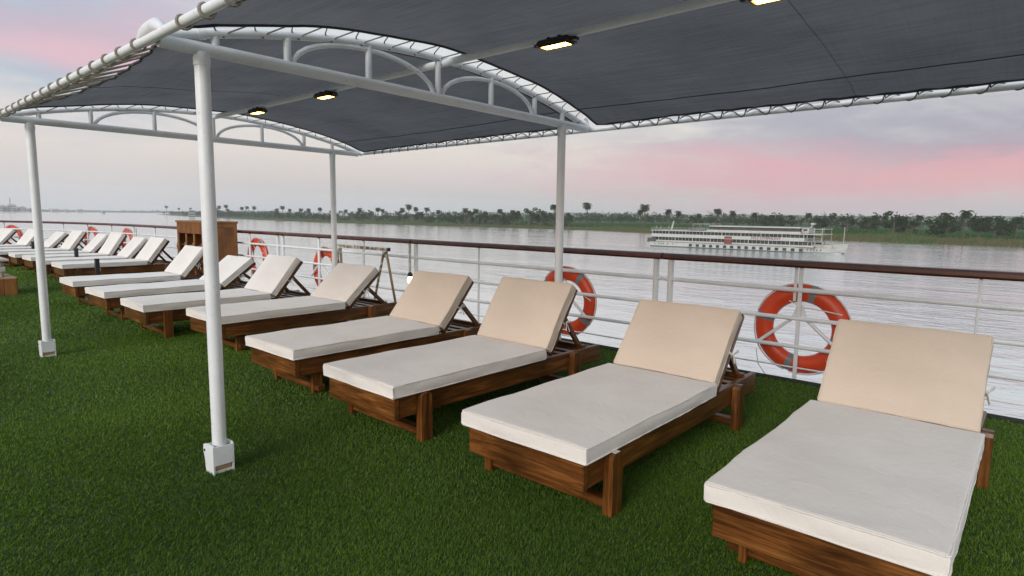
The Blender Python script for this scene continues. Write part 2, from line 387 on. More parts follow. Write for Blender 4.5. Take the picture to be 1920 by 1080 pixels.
def build_turf():
    """plastic grass fibres standing on the deck, one mesh"""
    parts = []; cols = []
    # (ymin,ymax,xmin,xmax) cells with a density per square metre and fibre size
    def cell(x0, x1, y0, y1, dens, h, w):
        n = int((x1-x0)*(y1-y0)*dens); 
        if n < 1: return
        x = rng.uniform(x0, x1, n); y = rng.uniform(y0, y1, n)
        lim = np.interp(y, [e[1] for e in EDGE[:12]], [e[0] for e in EDGE[:12]])-.07
        k = x < lim; x = x[k]; y = y[k]; n = len(x)
        # pile leans in drifting directions
        a = 1.2*np.sin(x*2.1+y*.7)+1.1*np.sin(y*1.7-x*.9)+rng.normal(0, 1.3, n)
        lean = np.abs(rng.normal(.75, .35, n)); hh = h*rng.uniform(.6, 1.25, n)
        dx = np.cos(a)*np.sin(lean)*hh; dy = np.sin(a)*np.sin(lean)*hh; dz = np.cos(lean)*hh
        b = rng.uniform(0, math.pi, n); wx = np.cos(b)*w*.5; wy = np.sin(b)*w*.5
        V = np.zeros((n, 3, 3)); V[:, 0] = np.stack([x-wx, y-wy, np.full(n, -.001)], 1); V[:, 1] = np.stack([x+wx, y+wy, np.full(n, -.001)], 1); V[:, 2] = np.stack([x+dx, y+dy, np.maximum(dz, .006)], 1)
        parts.append(V)
        patch = .5+.5*np.sin(x*1.9+1.3*np.sin(y*1.1))*np.sin(y*1.6+.8*np.sin(x*1.7)); t = np.clip(rng.normal(.45, .24, n)+.35*(patch-.5)+.3*np.sin(x*.8+2+.6*np.sin(y*.5))*np.sin(y*.63), 0, 1)[:, None]
        c = (1-t)*np.array([.052, .108, .006])+t*np.array([.150, .27, .017])
        dry = (rng.random(n) < .05)[:, None]; c = np.where(dry, np.array([.17, .18, .055])*rng.uniform(.6, 1.1, (n, 1)), c)
        cols.append(c)
    for iy in range(-1, 27):
        for ix in range(-2, 6):
            cx, cy = ix+.5, iy+.5; d = math.hypot(cx, cy)
            v = Vector((cx, cy, -HC)); q = v.dot(fwd)
            if q < .3: continue
            sx = abs(v.dot(r2))/q
            if sx > 1.6 and d > 1.6: continue
            if d < 3.2: cell(ix, ix+1, iy, iy+1, 34000, .019, .0040)
            elif d < 5: cell(ix, ix+1, iy, iy+1, 20000, .020, .0052)
            elif d < 8: cell(ix, ix+1, iy, iy+1, 9000, .022, .0078)
            elif d < 14: cell(ix, ix+1, iy, iy+1, 3500, .028, .012)
            else: cell(ix, ix+1, iy, iy+1, 1200, .03, .02)
    V = np.concatenate(parts); C = np.concatenate(cols)
    o = tri_soup('artificial_grass', V, M['blade'], C, 'stuff'); tag(o, 'short green artificial grass covering the sun deck', 'grass')
    return len(V)
NT_TURF = build_turf()

ORD = 'first second third fourth fifth sixth seventh eighth ninth tenth eleventh twelfth thirteenth fourteenth fifteenth sixteenth seventeenth eighteenth nineteenth twentieth'.split()
ORD += ['twenty-'+w for w in ORD[:9]]+['thirtieth']
# ------------------------------------------------------------------ far bank: reeds, woodland, palms, trees
def foliage_cols(n, a, b, spread=.3):
    t = np.clip(rng.normal(.5, spread, n), 0, 1)[:, None]; return (1-t)*np.array(a)+t*np.array(b)
def leaf_quads(P, size, flat=.6):
    n = len(P); a = rng.normal(size=(n, 3)); a /= np.linalg.norm(a, axis=1)[:, None]; b = rng.normal(size=(n, 3)); b -= a*(a*b).sum(1)[:, None]; b /= np.linalg.norm(b, axis=1)[:, None]
    s = (size*rng.uniform(.6, 1.3, n))[:, None]; a = a*s; b = b*s*flat
    return np.stack([P-a, P-b*.9, P+a, P+b], 1)
def build_reeds():
    n = 52000
    y = np.concatenate([rng.uniform(-40, 250, int(n*.6)), rng.uniform(250, 900, n-int(n*.6))]); dx = rng.gamma(2.2, 4.0, len(y)); dx = np.minimum(dx, 32)
    x = bank_x(y)+dx-1.0
    patch = np.array([.6+.5*mnoise.noise(Vector((float(a)*.05, float(b)*.03, 0)))+.3*mnoise.noise(Vector((float(a)*.2, float(b)*.15, 4))) for a, b in zip(x, y)])
    h = np.clip(patch, .25, 1.1)*rng.uniform(2.0, 4.4, n)*np.where(y > 260, .75, 1.)*np.clip(dx/5, .45, 1)
    z0 = ZW+np.clip(dx*.09, -.2, 1.6)-.3
    a = rng.uniform(0, 2*math.pi, n); le = rng.uniform(.05, .45, n)*h; w = rng.uniform(.12, .3, n)
    V = np.zeros((n, 3, 3)); V[:, 0] = np.stack([x, y-w, z0], 1); V[:, 1] = np.stack([x, y+w, z0], 1); V[:, 2] = np.stack([x+np.cos(a)*le, y+np.sin(a)*le, z0+h], 1)
    C = foliage_cols(n, (.075, .085, .038), (.20, .185, .085)); gr = (patch > .75)[:, None]; C = np.where(gr, foliage_cols(n, (.06, .095, .035), (.15, .175, .065)), C)
    tag(tri_soup('bank_reeds', V, M['leaf'], C, 'stuff'), 'olive reeds and scrub lining the far river bank', 'reeds')
    # field crop rows behind the reeds
    n = 30000; y = rng.uniform(-60, 420, n); dx = rng.uniform(28, 260, n); x = bank_x(y)+dx; P = np.stack([x, y, ZW+1.7+dx*.002+rng.uniform(0, 1.0, n)], 1)
    tag(tri_soup('field_crop', leaf_quads(P, .75), M['leaf'], foliage_cols(n, (.03, .085, .02), (.055, .13, .03)), 'stuff'), 'low green crop in the field behind the reeds', 'crop')
build_reeds()
def build_woodland():
    P = []; S = []
    def clump(x, y, zb, r, h, n):
        m = 7; 
        for k in range(m):
            cx = x+rng.normal(0, r*.5); cy = y+rng.normal(0, r*.5); cz = zb+h*rng.uniform(.3, .85); rr = r*rng.uniform(.35, .6)
            q = rng.normal(size=(n//m, 3)); q /= np.linalg.norm(q, axis=1)[:, None]; q *= rr*rng.uniform(.6, 1.0, (n//m, 1)); P.append(q*[1, 1, .8]+[cx, cy, cz]); S.append(np.full(n//m, max(.35, r*.14)))
    for i in range(520):                                   # distant belt beyond the fields
        y = rng.uniform(-150, 720); x = float(bank_x(y))+rng.uniform(240, 420)
        clump(x, y, ZW+2, rng.uniform(4, 8), rng.uniform(9, 17), 70)
    for i in range(260):                                   # bushes close to the water, upstream
        y = rng.uniform(300, 2050); x = float(bank_x(y))+rng.uniform(12, 60)
        clump(x, y, ZW+1, rng.uniform(3.5, 7), rng.uniform(5, 11), 70)
    for i in range(220):
        y = rng.uniform(420, 2100); x = float(bank_x(y))+rng.uniform(60, 200)
        clump(x, y, ZW+1.5, rng.uniform(5, 10), rng.uniform(9, 15), 70)
    for i in range(60):
        t = rng.random(); x = -900+3200*t; y = 2960+1650*t; clump(x, y, ZW+3, 14, 15, 56)
    P = np.concatenate(P); S = np.concatenate(S); V = leaf_quads(P, S, .75)
    tag(tri_soup('distant_woodland', V, M['leaf'], foliage_cols(len(P), (.018, .034, .014), (.05, .08, .03)), 'stuff'), 'dark hazy belt of woodland beyond the far bank', 'woodland')
build_woodland()
def palm_variant(seed, h=12.0, shag=.5):
    """tapered ringed trunk and a ragged ball of drooping fronds; returns (trunk mesh, crown mesh)"""
    rs = np.random.default_rng(seed); bend = rs.normal(0, .35, 2)
    k = MB(); k.tube([(bend[0]*(t**2), bend[1]*(t**2), h*t) for t in np.linspace(0, 1, 7)], .2, 7, True, [.34, .27, .24, .22, .21, .2, .22])
    tr = k.mesh('palm_trunk', M['bark']); top = np.array([bend[0], bend[1], h]); T = []; nf = 40
    for i in range(nf):
        a = 2*math.pi*i*.618+rs.normal(0, .15); el0 = rs.uniform(-.5, 1.25); L = rs.uniform(2.6, 4.0); p = top.copy(); el = el0; seg = 6
        side = np.array([-math.sin(a), math.cos(a), 0])
        for s in range(seg):
            d = np.array([math.cos(a)*math.cos(el), math.sin(a)*math.cos(el), math.sin(el)]); q = p+d*L/seg; w = .62*math.sin(math.pi*(s+1.2)/(seg+1.4))
            for sg in (-1, 1):
                for j in range(2):
                    m0 = p+(q-p)*(j*.5); m1 = p+(q-p)*(j*.5+.4); T.append([m0, m1, m1+side*sg*w*2.0-np.array([0, 0, w*.8])+d*.25])
            p = q; el -= .30+.12*rs.random()
    V = np.array(T); me = bpy.data.meshes.new('palm_crown'); n = len(V)
    o = tri_soup('palm_crown', V, M['leaf'], foliage_cols(n, (.022, .038, .014), (.062, .085, .03))); me = o.data; bpy.data.objects.remove(o)
    return tr, me
def tree_variant(seed, h=9.0, wide=1.0):
    rs = np.random.default_rng(seed); k = MB(); k.tube([(0, 0, 0), (.1, .05, h*.22), (.15, .1, h*.42), (.1, .1, h*.7)], .3, 7, True, [.42, .32, .24, .08]); P = []
    for i in range(14):
        a = rs.uniform(0, 6.28); r = rs.uniform(.1, 1.)**.6*h*.34*wide; z = h*rs.uniform(.36, .9); r *= 1.1-.75*max(0, (z/h-.55))*1.6; c = np.array([math.cos(a)*r, math.sin(a)*r, z])
        if i < 8: k.tube([(.1, .08, h*.3), (c[0]*.5, c[1]*.5, (h*.32+c[2])*.5), tuple(c)], .08, 5, False, [.14, .09, .03])
        q = rs.normal(size=(52, 3)); q /= np.linalg.norm(q, axis=1)[:, None]; rr = h*rs.uniform(.09, .17); P.append(c+q*rr*rs.uniform(.5, 1.05, (52, 1))*[1, 1, .8])
    P = np.concatenate(P); tr = k.mesh('tree_trunk', M['bark'])
    o = tri_soup('tree_crown', leaf_quads(P, h*.036, .8), M['leaf'], foliage_cols(len(P), (.02, .036, .013), (.06, .088, .03))); me = o.data; bpy.data.objects.remove(o)
    return tr, me
PALMS = [palm_variant(s, 12) for s in (1, 2, 3, 4)]
TREES = [tree_variant(s, 9, w) for s, w in ((11, 1.0), (12, 1.25), (13, .8), (14, 1.4))]
def plant(kind, px, top, off, label, group, i, wide=1.0):
    """a tree whose trunk stands `off` metres behind the water's edge in the direction of pixel column px"""
    lo, hi = -200., 2400.
    d = ray(px, top)
    for _ in range(50):                                    # walk out along the ray until the bank distance fits
        mid = (lo+hi)/2; x = d.x/d.y*mid if d.y > 0 else 1e9
        if x < float(np.interp(mid, BY, BX))+off: lo = mid
        else: hi = mid
    y = lo; x = d.x/d.y*y; zb = ZW+1.3; zt = HC+d.z/d.y*y; h = max(zt-zb, 4.0)
    mesh = (PALMS if kind == 'palm' else TREES)[i % 4]; base = 13.6 if kind == 'palm' else 9.3
    o = empty('palm_tree' if kind == 'palm' else 'leafy_tree', (x, y, zb), random.uniform(0, 6.28)); s = h/base
    if kind == 'palm':
        k = max(s, .75); o.scale = (k, k, s)
    else: o.scale = (s*wide, s*wide, s)
    obj('trunk', mesh[0], None, o); obj('crown', mesh[1], None, o)
    tag(o, label, kind if kind == 'tree' else 'palm', group)
G1 = 'palms along the far bank'; G2 = 'palms on the hazy upstream bank'; G3 = 'leafy trees on the far bank'
lone = {1102: 'tall lone palm right of the canopy post above the green field', 1209: 'tall thick-crowned palm rising just left of the passing ship', 1343: 'palm standing above the middle of the passing cruise ship',
        1811: 'tall thin palm on the far bank near the right edge', 766: 'tallest palm of the upstream bank, left of the canopy post', 1042: 'palm with dark tree below, left against the canopy post'}
PX1 = (1102, 1209, 1203, 1253, 1272, 1311, 1343, 1375, 1416, 1448, 1482, 1516, 1560, 1640, 1724, 1775, 1811, 1909, 1042)
for i, (px, top, off) in enumerate([(1102, 378, 60), (1209, 381, 25), (1203, 392, 28), (1253, 391, 70), (1272, 394, 90), (1311, 399, 60), (1343, 390, 45), (1375, 394, 130), (1416, 397, 150), (1448, 402, 160), (1482, 403, 170), (1516, 398, 140), (1560, 403, 150), (1640, 402, 130), (1724, 402, 100), (1775, 397, 30), (1811, 392, 22), (1909, 405, 60), (1042, 382, 15)]):
    plant('palm', px, top, off, lone.get(px, 'date palm behind the green field, %s from the right edge of the bank palms' % ORD[sum(q > px for q in PX1)]), G1, i)
for i, (px, top) in enumerate([(312, 385), (335, 389), (356, 389), (411, 385), (424, 383), (453, 387), (461, 386), (476, 386), (519, 390), (529, 385), (545, 391), (564, 390), (579, 390), (600, 388), (623, 391), (648, 392), (675, 389), (709, 388), (719, 391), (754, 389), (766, 382), (780, 387), (801, 388), (822, 393), (872, 389), (892, 390), (940, 391), (962, 393)]):
    plant('palm', px, top, 18+(i*17 % 40), lone.get(px, 'small hazy palm upstream, %s from the tip of the land' % ORD[i]), G2, i)
for i, (px, top, off, w) in enumerate([(405, 389, 20, 1.2), (430, 390, 24, 1.2), (520, 394, 18, 1), (624, 393, 12, 1), (676, 393, 16, 1.2), (755, 393, 20, 1), (785, 394, 14, 1.3), (880, 392, 12, 1.2), (905, 393, 14, 1.2), (935, 395, 10, 1.2), (965, 391, 10, 1.1), (992, 387, 8, 1.1), (1014, 390, 10, 1.1), (1040, 391, 12, .9), (1068, 395, 14, .8),
                              (1300, 402, 160, 1.3), (1440, 404, 150, 1.3), (1470, 404, 140, 1.2), (1540, 404, 110, 1.3), (1590, 404, 130, 1.4), (1632, 403, 120, 1.3), (1678, 391, 40, .85), (1690, 400, 46, 1), (1712, 411, 50, 1.2), (1755, 407, 20, 1.2), (1785, 402, 24, .9), (1840, 402, 60, 1.1), (1868, 402, 64, 1.1), (1885, 412, 50, 1.2)]):
    plant('tree', px, top, off, {1678: 'broad airy tree on the far bank right of the ship bow', 1755: 'rounded thicket tree below the twin palms at far right'}.get(px, 'dark leafy tree on the far bank, %s leafy tree from the left' % ORD[i]), G3, i, w)

# ------------------------------------------------------------------ far town, boats
def far_building(px, w, h, dpt, i=0):
    d = ray(px, 395); y = 3150.; x = d.x/d.y*y
    o = empty('town_building', (x, y, ZW+1)); k = MB(); k.box((0, 0, h/2), (w/2, dpt/2, h/2)).build('wall', M['build'], o)
    k = MB(); k.box((w*.15, 0, h+1.5), (w*.2, dpt*.3, 1.5)); k.box((-w*.3, 0, h+.5), (w*.12, dpt*.4, .5)); k.build('roof_hut', M['build'], o)
    for j in range(3): MB().box((0, -dpt/2-.1, h*(.2+.28*j)), (w*.42, .12, h*.07)).build('window_row', M['ship_glass'], o)
    tag(o, 'pale hazy town building on the far shore, %s from the left edge' % ORD[i], 'building', 'town buildings on the far shore')
FB = [3, 12, 22, 31, 40, 52, 62, 104, 126, 150]
for px, w, h in [(3, 34, 24), (12, 26, 18), (22, 30, 28), (31, 24, 14), (40, 30, 20), (52, 22, 13), (62, 26, 15), (104, 30, 12), (126, 24, 10), (150, 26, 12)]: far_building(px, w, h, 14, FB.index(px))
def antenna():
    d = ray(20, 395); y = 3100.; o = empty('radio_mast', (d.x/d.y*y, y, ZW+1)); k = MB()
    for sx, sy in ((-1, -1), (1, -1), (0, 1)): k.tube([(sx*3, sy*3, 0), (sx*.5, sy*.5, 56)], .5, 4)
    k.build('lattice', M['ship_dark'], o); k = MB()
    for z in range(6, 56, 7): k.box((0, 0, z), (3-2.5*z/56, 3-2.5*z/56, .3))
    k.build('platform', M['ship_dark'], o); tag(o, 'thin radio mast above the hazy town at far left', 'mast')
antenna()
def small_ship(px, wl, z, length, decks, label):
    p = at_z(px, wl, ZW); o = empty('distant_ship', p, R_(z)); L = length/2; b = length*.09
    k = MB(); hull = [(-L, -b), (L*.7, -b), (L, 0), (L*.7, b), (-L, b)]; n = 5
    k.add([(x, y, -.3) for x, y in hull]+[(x*1.01, y*1.02, 2.4) for x, y in hull], [tuple(range(5, 10))]+[(i, (i+1) % n, (i+1) % n+n, i+n) for i in range(n)]); k.build('hull', M['ship_white'], o)
    for d in range(decks):
        s = .86-.07*d; MB().box((-L*.06, 0, 2.4+d*2.6+.8), (L*s, b*.9, .8)).build('window_strip', M['ship_glass'], o); MB().box((-L*.06, 0, 2.4+d*2.6+2.1), (L*(s+.02), b*.96, .5)).build('deck_band', M['ship_white'], o)
    MB().tube([(L*.2, 0, 2.4+decks*2.6), (L*.2, 0, 5.5+decks*2.6)], .15, 5).build('mast', M['ship_white'], o)
    tag(o, label, 'ship')
small_ship(360, 409, 70, 52, 4, 'white multi-deck ship half hidden behind the near canopy post')
small_ship(193, 401, 85, 40, 3, 'tiny hazy boat in mid river at far left')

def cruise_ship():
    XN = 203.2
    root = empty('cruise_ship', (XN+6, 80, ZW))
    Y = lambda px, py=450: at_x(px, py, XN).y-80          # local Y of a pixel column on the near side
    yb, ys = Y(1574), Y(1219)                              # bow (small y) and stern
    def hullpts(z, k=1.0, rake=0.):
        b = 6*k; nose = yb-rake
        return [(-b, ys, z), (-b, yb+13, z), (-b*.86, yb+8, z), (-b*.5, yb+3, z), (0, nose, z), (b*.5, yb+3, z), (b*.86, yb+8, z), (b, yb+13, z), (b, ys, z)]
    k = MB(); A = hullpts(-.4, .97); B = hullpts(.25, .985, .3); Cc = hullpts(1.68, 1, 1.0); n = 9
    k.add(B+Cc, [(i, (i+1) % n, (i+1) % n+n, i+n) for i in range(n)]+[tuple(range(n, 2*n))]); hull = k.build('hull', M['ship_white'], root)
    k = MB(); k.add(A+B, [(i, (i+1) % n, (i+1) % n+n, i+n) for i in range(n)]); k.build('boot_top', M['ship_blue'], root)
    k = MB(); D = [(-5.2, yb+10, 1.68), (-3.2, yb+4.2, 1.68), (0, yb-.9, 1.68), (3.2, yb+4.2, 1.68), (5.2, yb+10, 1.68)]; E_ = [(x*1.03, y-.3 if i == 2 else y, 2.7+(.4 if i == 2 else 0)) for i, (x, y, z) in enumerate(D)]
    k.add(D+E_, [(i, i+1, i+6, i+5) for i in range(4)]+[(0, 5, 9, 4)]); k.build('bow_bulwark', M['ship_white'], root)
    w = 1.66
    px0 = [1295, 1308, 1320.5, 1333, 1346, 1359.5, 1372.5, 1386.5, 1400, 1414, 1428, 1442.5, 1457, 1472, 1487.5, 1503]
    for p in px0:                                          # square cabin windows just above the water
        yc = Y(p); f = MB().box((-6.02, yc, .86), (.05, w*.40, .52)).build('window', M['ship_white'], root); MB().box((-6.07, yc, .86), (.03, w*.34, .46)).build('pane', M['ship_glass'], f)
    port = MB(); port.tube([(-.05, 0, 0), (.05, 0, 0)], .2, 10); pm = port.mesh('porthole', M['ship_glass'])
    for p in (1228, 1236, 1240.5, 1244.5, 1252, 1261.5, 1515, 1521.5, 1527, 1533, 1540): obj('porthole', pm, None, root, (-5.98, Y(p), 1.05))
    MB().box((0, (Y(1528)+Y(1222))/2, 1.74), (6.15, abs(Y(1528)-Y(1222))/2, .06)).build('rubbing_strake', M['ship_dark'], root)
    def level(pa, pb, z0, z1, half, name, mat):
        ya, yc = Y(pa), Y(pb); return MB().box((0, (ya+yc)/2, (z0+z1)/2), (half, abs(ya-yc)/2, (z1-z0)/2)).build(name, mat, root)
    def gallery(pa, pb, z0, z1, npost):
        level(pa, pb, z0, z1, 5.3, 'window_strip', M['ship_glass']); ya, yc = Y(pa), Y(pb)
        for i in range(npost+1):
            y = ya+(yc-ya)*i/npost; MB().box((-5.62, y, (z0+z1)/2), (.05, .03 if i % 5 else .10, (z1-z0)/2)).build('gallery_post', M['ship_white'], root)
    level(1230, 1526, 1.8, 2.35, 5.9, 'deck_band', M['ship_white']); gallery(1234, 1522, 2.35, 3.5, 40)
    level(1221, 1542, 3.5, 3.62, 6.1, 'deck_edge_line', M['ship_white']); level(1221, 1508, 3.62, 4.65, 6.0, 'deck_band', M['ship_white'])
    gallery(1222, 1506, 4.65, 5.7, 40); level(1220, 1541, 5.7, 5.95, 6.15, 'deck_edge_line', M['ship_white']); level(1324, 1500, 5.95, 6.55, 6.0, 'deck_band', M['ship_white'])
    level(1332, 1496, 6.55, 7.6, 4.8, 'window_strip', M['ship_dark']); level(1328, 1499, 7.62, 7.95, 5.6, 'awning_roof', M['ship_white'])  # dark block paints in the shade under the awning roof, not windows
    level(1358, 1372, 1.9, 4.4, 5.95, 'entrance', M['ship_red']).location.x = -.12
    # name board lettering
    cu = bpy.data.curves.new('lettering', 'FONT'); cu.body = 'NILE SYMPHONY'; cu.size = 1.25; cu.align_x = 'CENTER'; cu.align_y = 'CENTER'; cu.extrude = .03
    to = bpy.data.objects.new('tmp', cu); col.objects.link(to); dg = bpy.context.evaluated_depsgraph_get(); me = bpy.data.meshes.new_from_object(to.evaluated_get(dg)); bpy.data.objects.remove(to)
    me.materials.clear(); me.materials.append(M['ship_red'])
    obj('lettering', me, None, root, (-6.06, (Y(1410)+Y(1462))/2, 4.14), (R_(90), 0, R_(-90)))
    # open stern sun deck: railing, pergola, bow terrace, wheelhouse
    def railing(pa, pb, z, nm='deck_railing'):
        k = MB(); ya, yc = Y(pa), Y(pb)
        for zz in (.45, .95): k.tube([(-5.95, ya, z+zz), (-5.95, yc, z+zz)], .04, 4)
        for i in range(int(abs(ya-yc)/1.6)+1): y = ya+(yc-ya)*i/max(1, int(abs(ya-yc)/1.6)); k.tube([(-5.95, y, z), (-5.95, y, z+.98)], .04, 4)
        k.build(nm, M['ship_white'], root)
    railing(1221, 1326, 5.95); railing(1510, 1540, 5.95); railing(1510, 1540, 3.62); railing(1528, 1566, 1.9)
    k = MB(); ya, yc = Y(1296), Y(1326)
    for y in (ya, (ya+yc)/2, yc):
        for x in (-5, 0, 5): k.tube([(x, y, 5.95), (x, y, 8.4)], .07, 5)
    for x in (-5, 0, 5): k.tube([(x, ya, 8.4), (x, yc, 8.4)], .09, 5)
    for i in range(7): y = ya+(yc-ya)*i/6; k.tube([(-5, y, 8.45), (5, y, 8.45)], .06, 4)
    k.build('pergola', M['awning'], root)
    k = MB()
    for p in (1512, 1525, 1540):
        for x in (-5.4, 5.4): k.tube([(x, Y(p), 3.6), (x, Y(p), 7.9 if p > 1520 else 6)], .1, 5); k.tube([(x, Y(p), 1.7), (x, Y(p)-.5, 3.6)], .13, 5)
    k.build('terrace_post', M['ship_white'], root); level(1526, 1542, 7.4, 7.55, 5.4, 'terrace_awning', M['awning'])
    wh = level(1497, 1511, 6.0, 7.7, 3.5, 'wheelhouse', M['ship_white']); MB().box((-.0, (Y(1500)+Y(1509))/2, 7.1), (3.56, .6, .3)).build('pane', M['ship_glass'], wh)
    k = MB(); k.tube([(0, Y(1508), 7.7), (0, Y(1513), 9.0)], .3, 6); k.box((0, Y(1513), 9.1), (1.2, .5, .3)); k.build('funnel', M['ship_white'], root)
    k = MB(); k.tube([(0, yb+.2, 2.4), (0, yb+.1, 8.2)], .09, 6); k.tube([(-.6, yb+.1, 6.2), (.6, yb+.1, 6.2)], .05, 4); k.build('bow_mast', M['ship_white'], root)
    k = MB(); k.box((-2, Y(1551), 2.1), (1.2, .7, .5)); k.box((1, Y(1556), 2.1), (1.2, 1.0, .5)); k.tube([(-3, Y(1560), 1.7), (-3, Y(1560), 2.6)], .2, 6); k.build('deck_winch', M['ship_white'], root)
    k = MB(); k.tube([(-3.5, Y(1252), 6), (-3.5, Y(1256), 9.3)], .28, 6, True, [.4, .3]); k.build('stern_vent', M['ship_white'], root)
    k = MB(); k.box((0, ys+.8, 2.2), (5.0, .9, .8)); k.box((0, ys-1.2, 2.7), (5.4, 1.0, .9)); k.build('stern_gear', M['ship_dark'], root)
    # bow wave
    k = MB(); vs = []; fs = []
    for i in range(14):
        y = yb+i*1.0; r = .2+.5*math.sqrt(i); b = 5.85*min(1, (i/12)**.7) if i else 0; hgt = .32*math.exp(-i*.22)
        vs += [(-b-.05, y, -.1), (-b-.1-r*.4, y+.1, hgt), (-b-.5-r, y+.4, -.05)]
    for i in range(13): fs += [(i*3, i*3+1, i*3+4, i*3+3), (i*3+1, i*3+2, i*3+5, i*3+4)]
    k.add(vs, fs, True).build('bow_wave', M['foam'], root)
    tag(root, 'white three-deck river cruise ship sailing past, reflected in the water', 'ship')
    # people and furniture on its open stern deck are too small to tell apart
    k = MB()
    for i in range(26):
        p = random.uniform(1285, 1325); x = random.uniform(-5, 3); y = Y(p); k.box((x, y, 6.5), (.2, .22, .55), ch=.08); k.box((x, y, 7.2), (.11, .11, .14), ch=.05)
    k.build('deck_furniture', M['cloth_far'], root)
    k = MB()
    for p, c in ((1227, 0), (1250, 0), (1235, 0)): k.box((-4.6, Y(p), 6.6), (.22, .25, .65), ch=.1); k.box((-4.6, Y(p), 7.45), (.13, .13, .17), ch=.06)
    k.build('deck_box', M['cloth_far'], root)
cruise_ship()

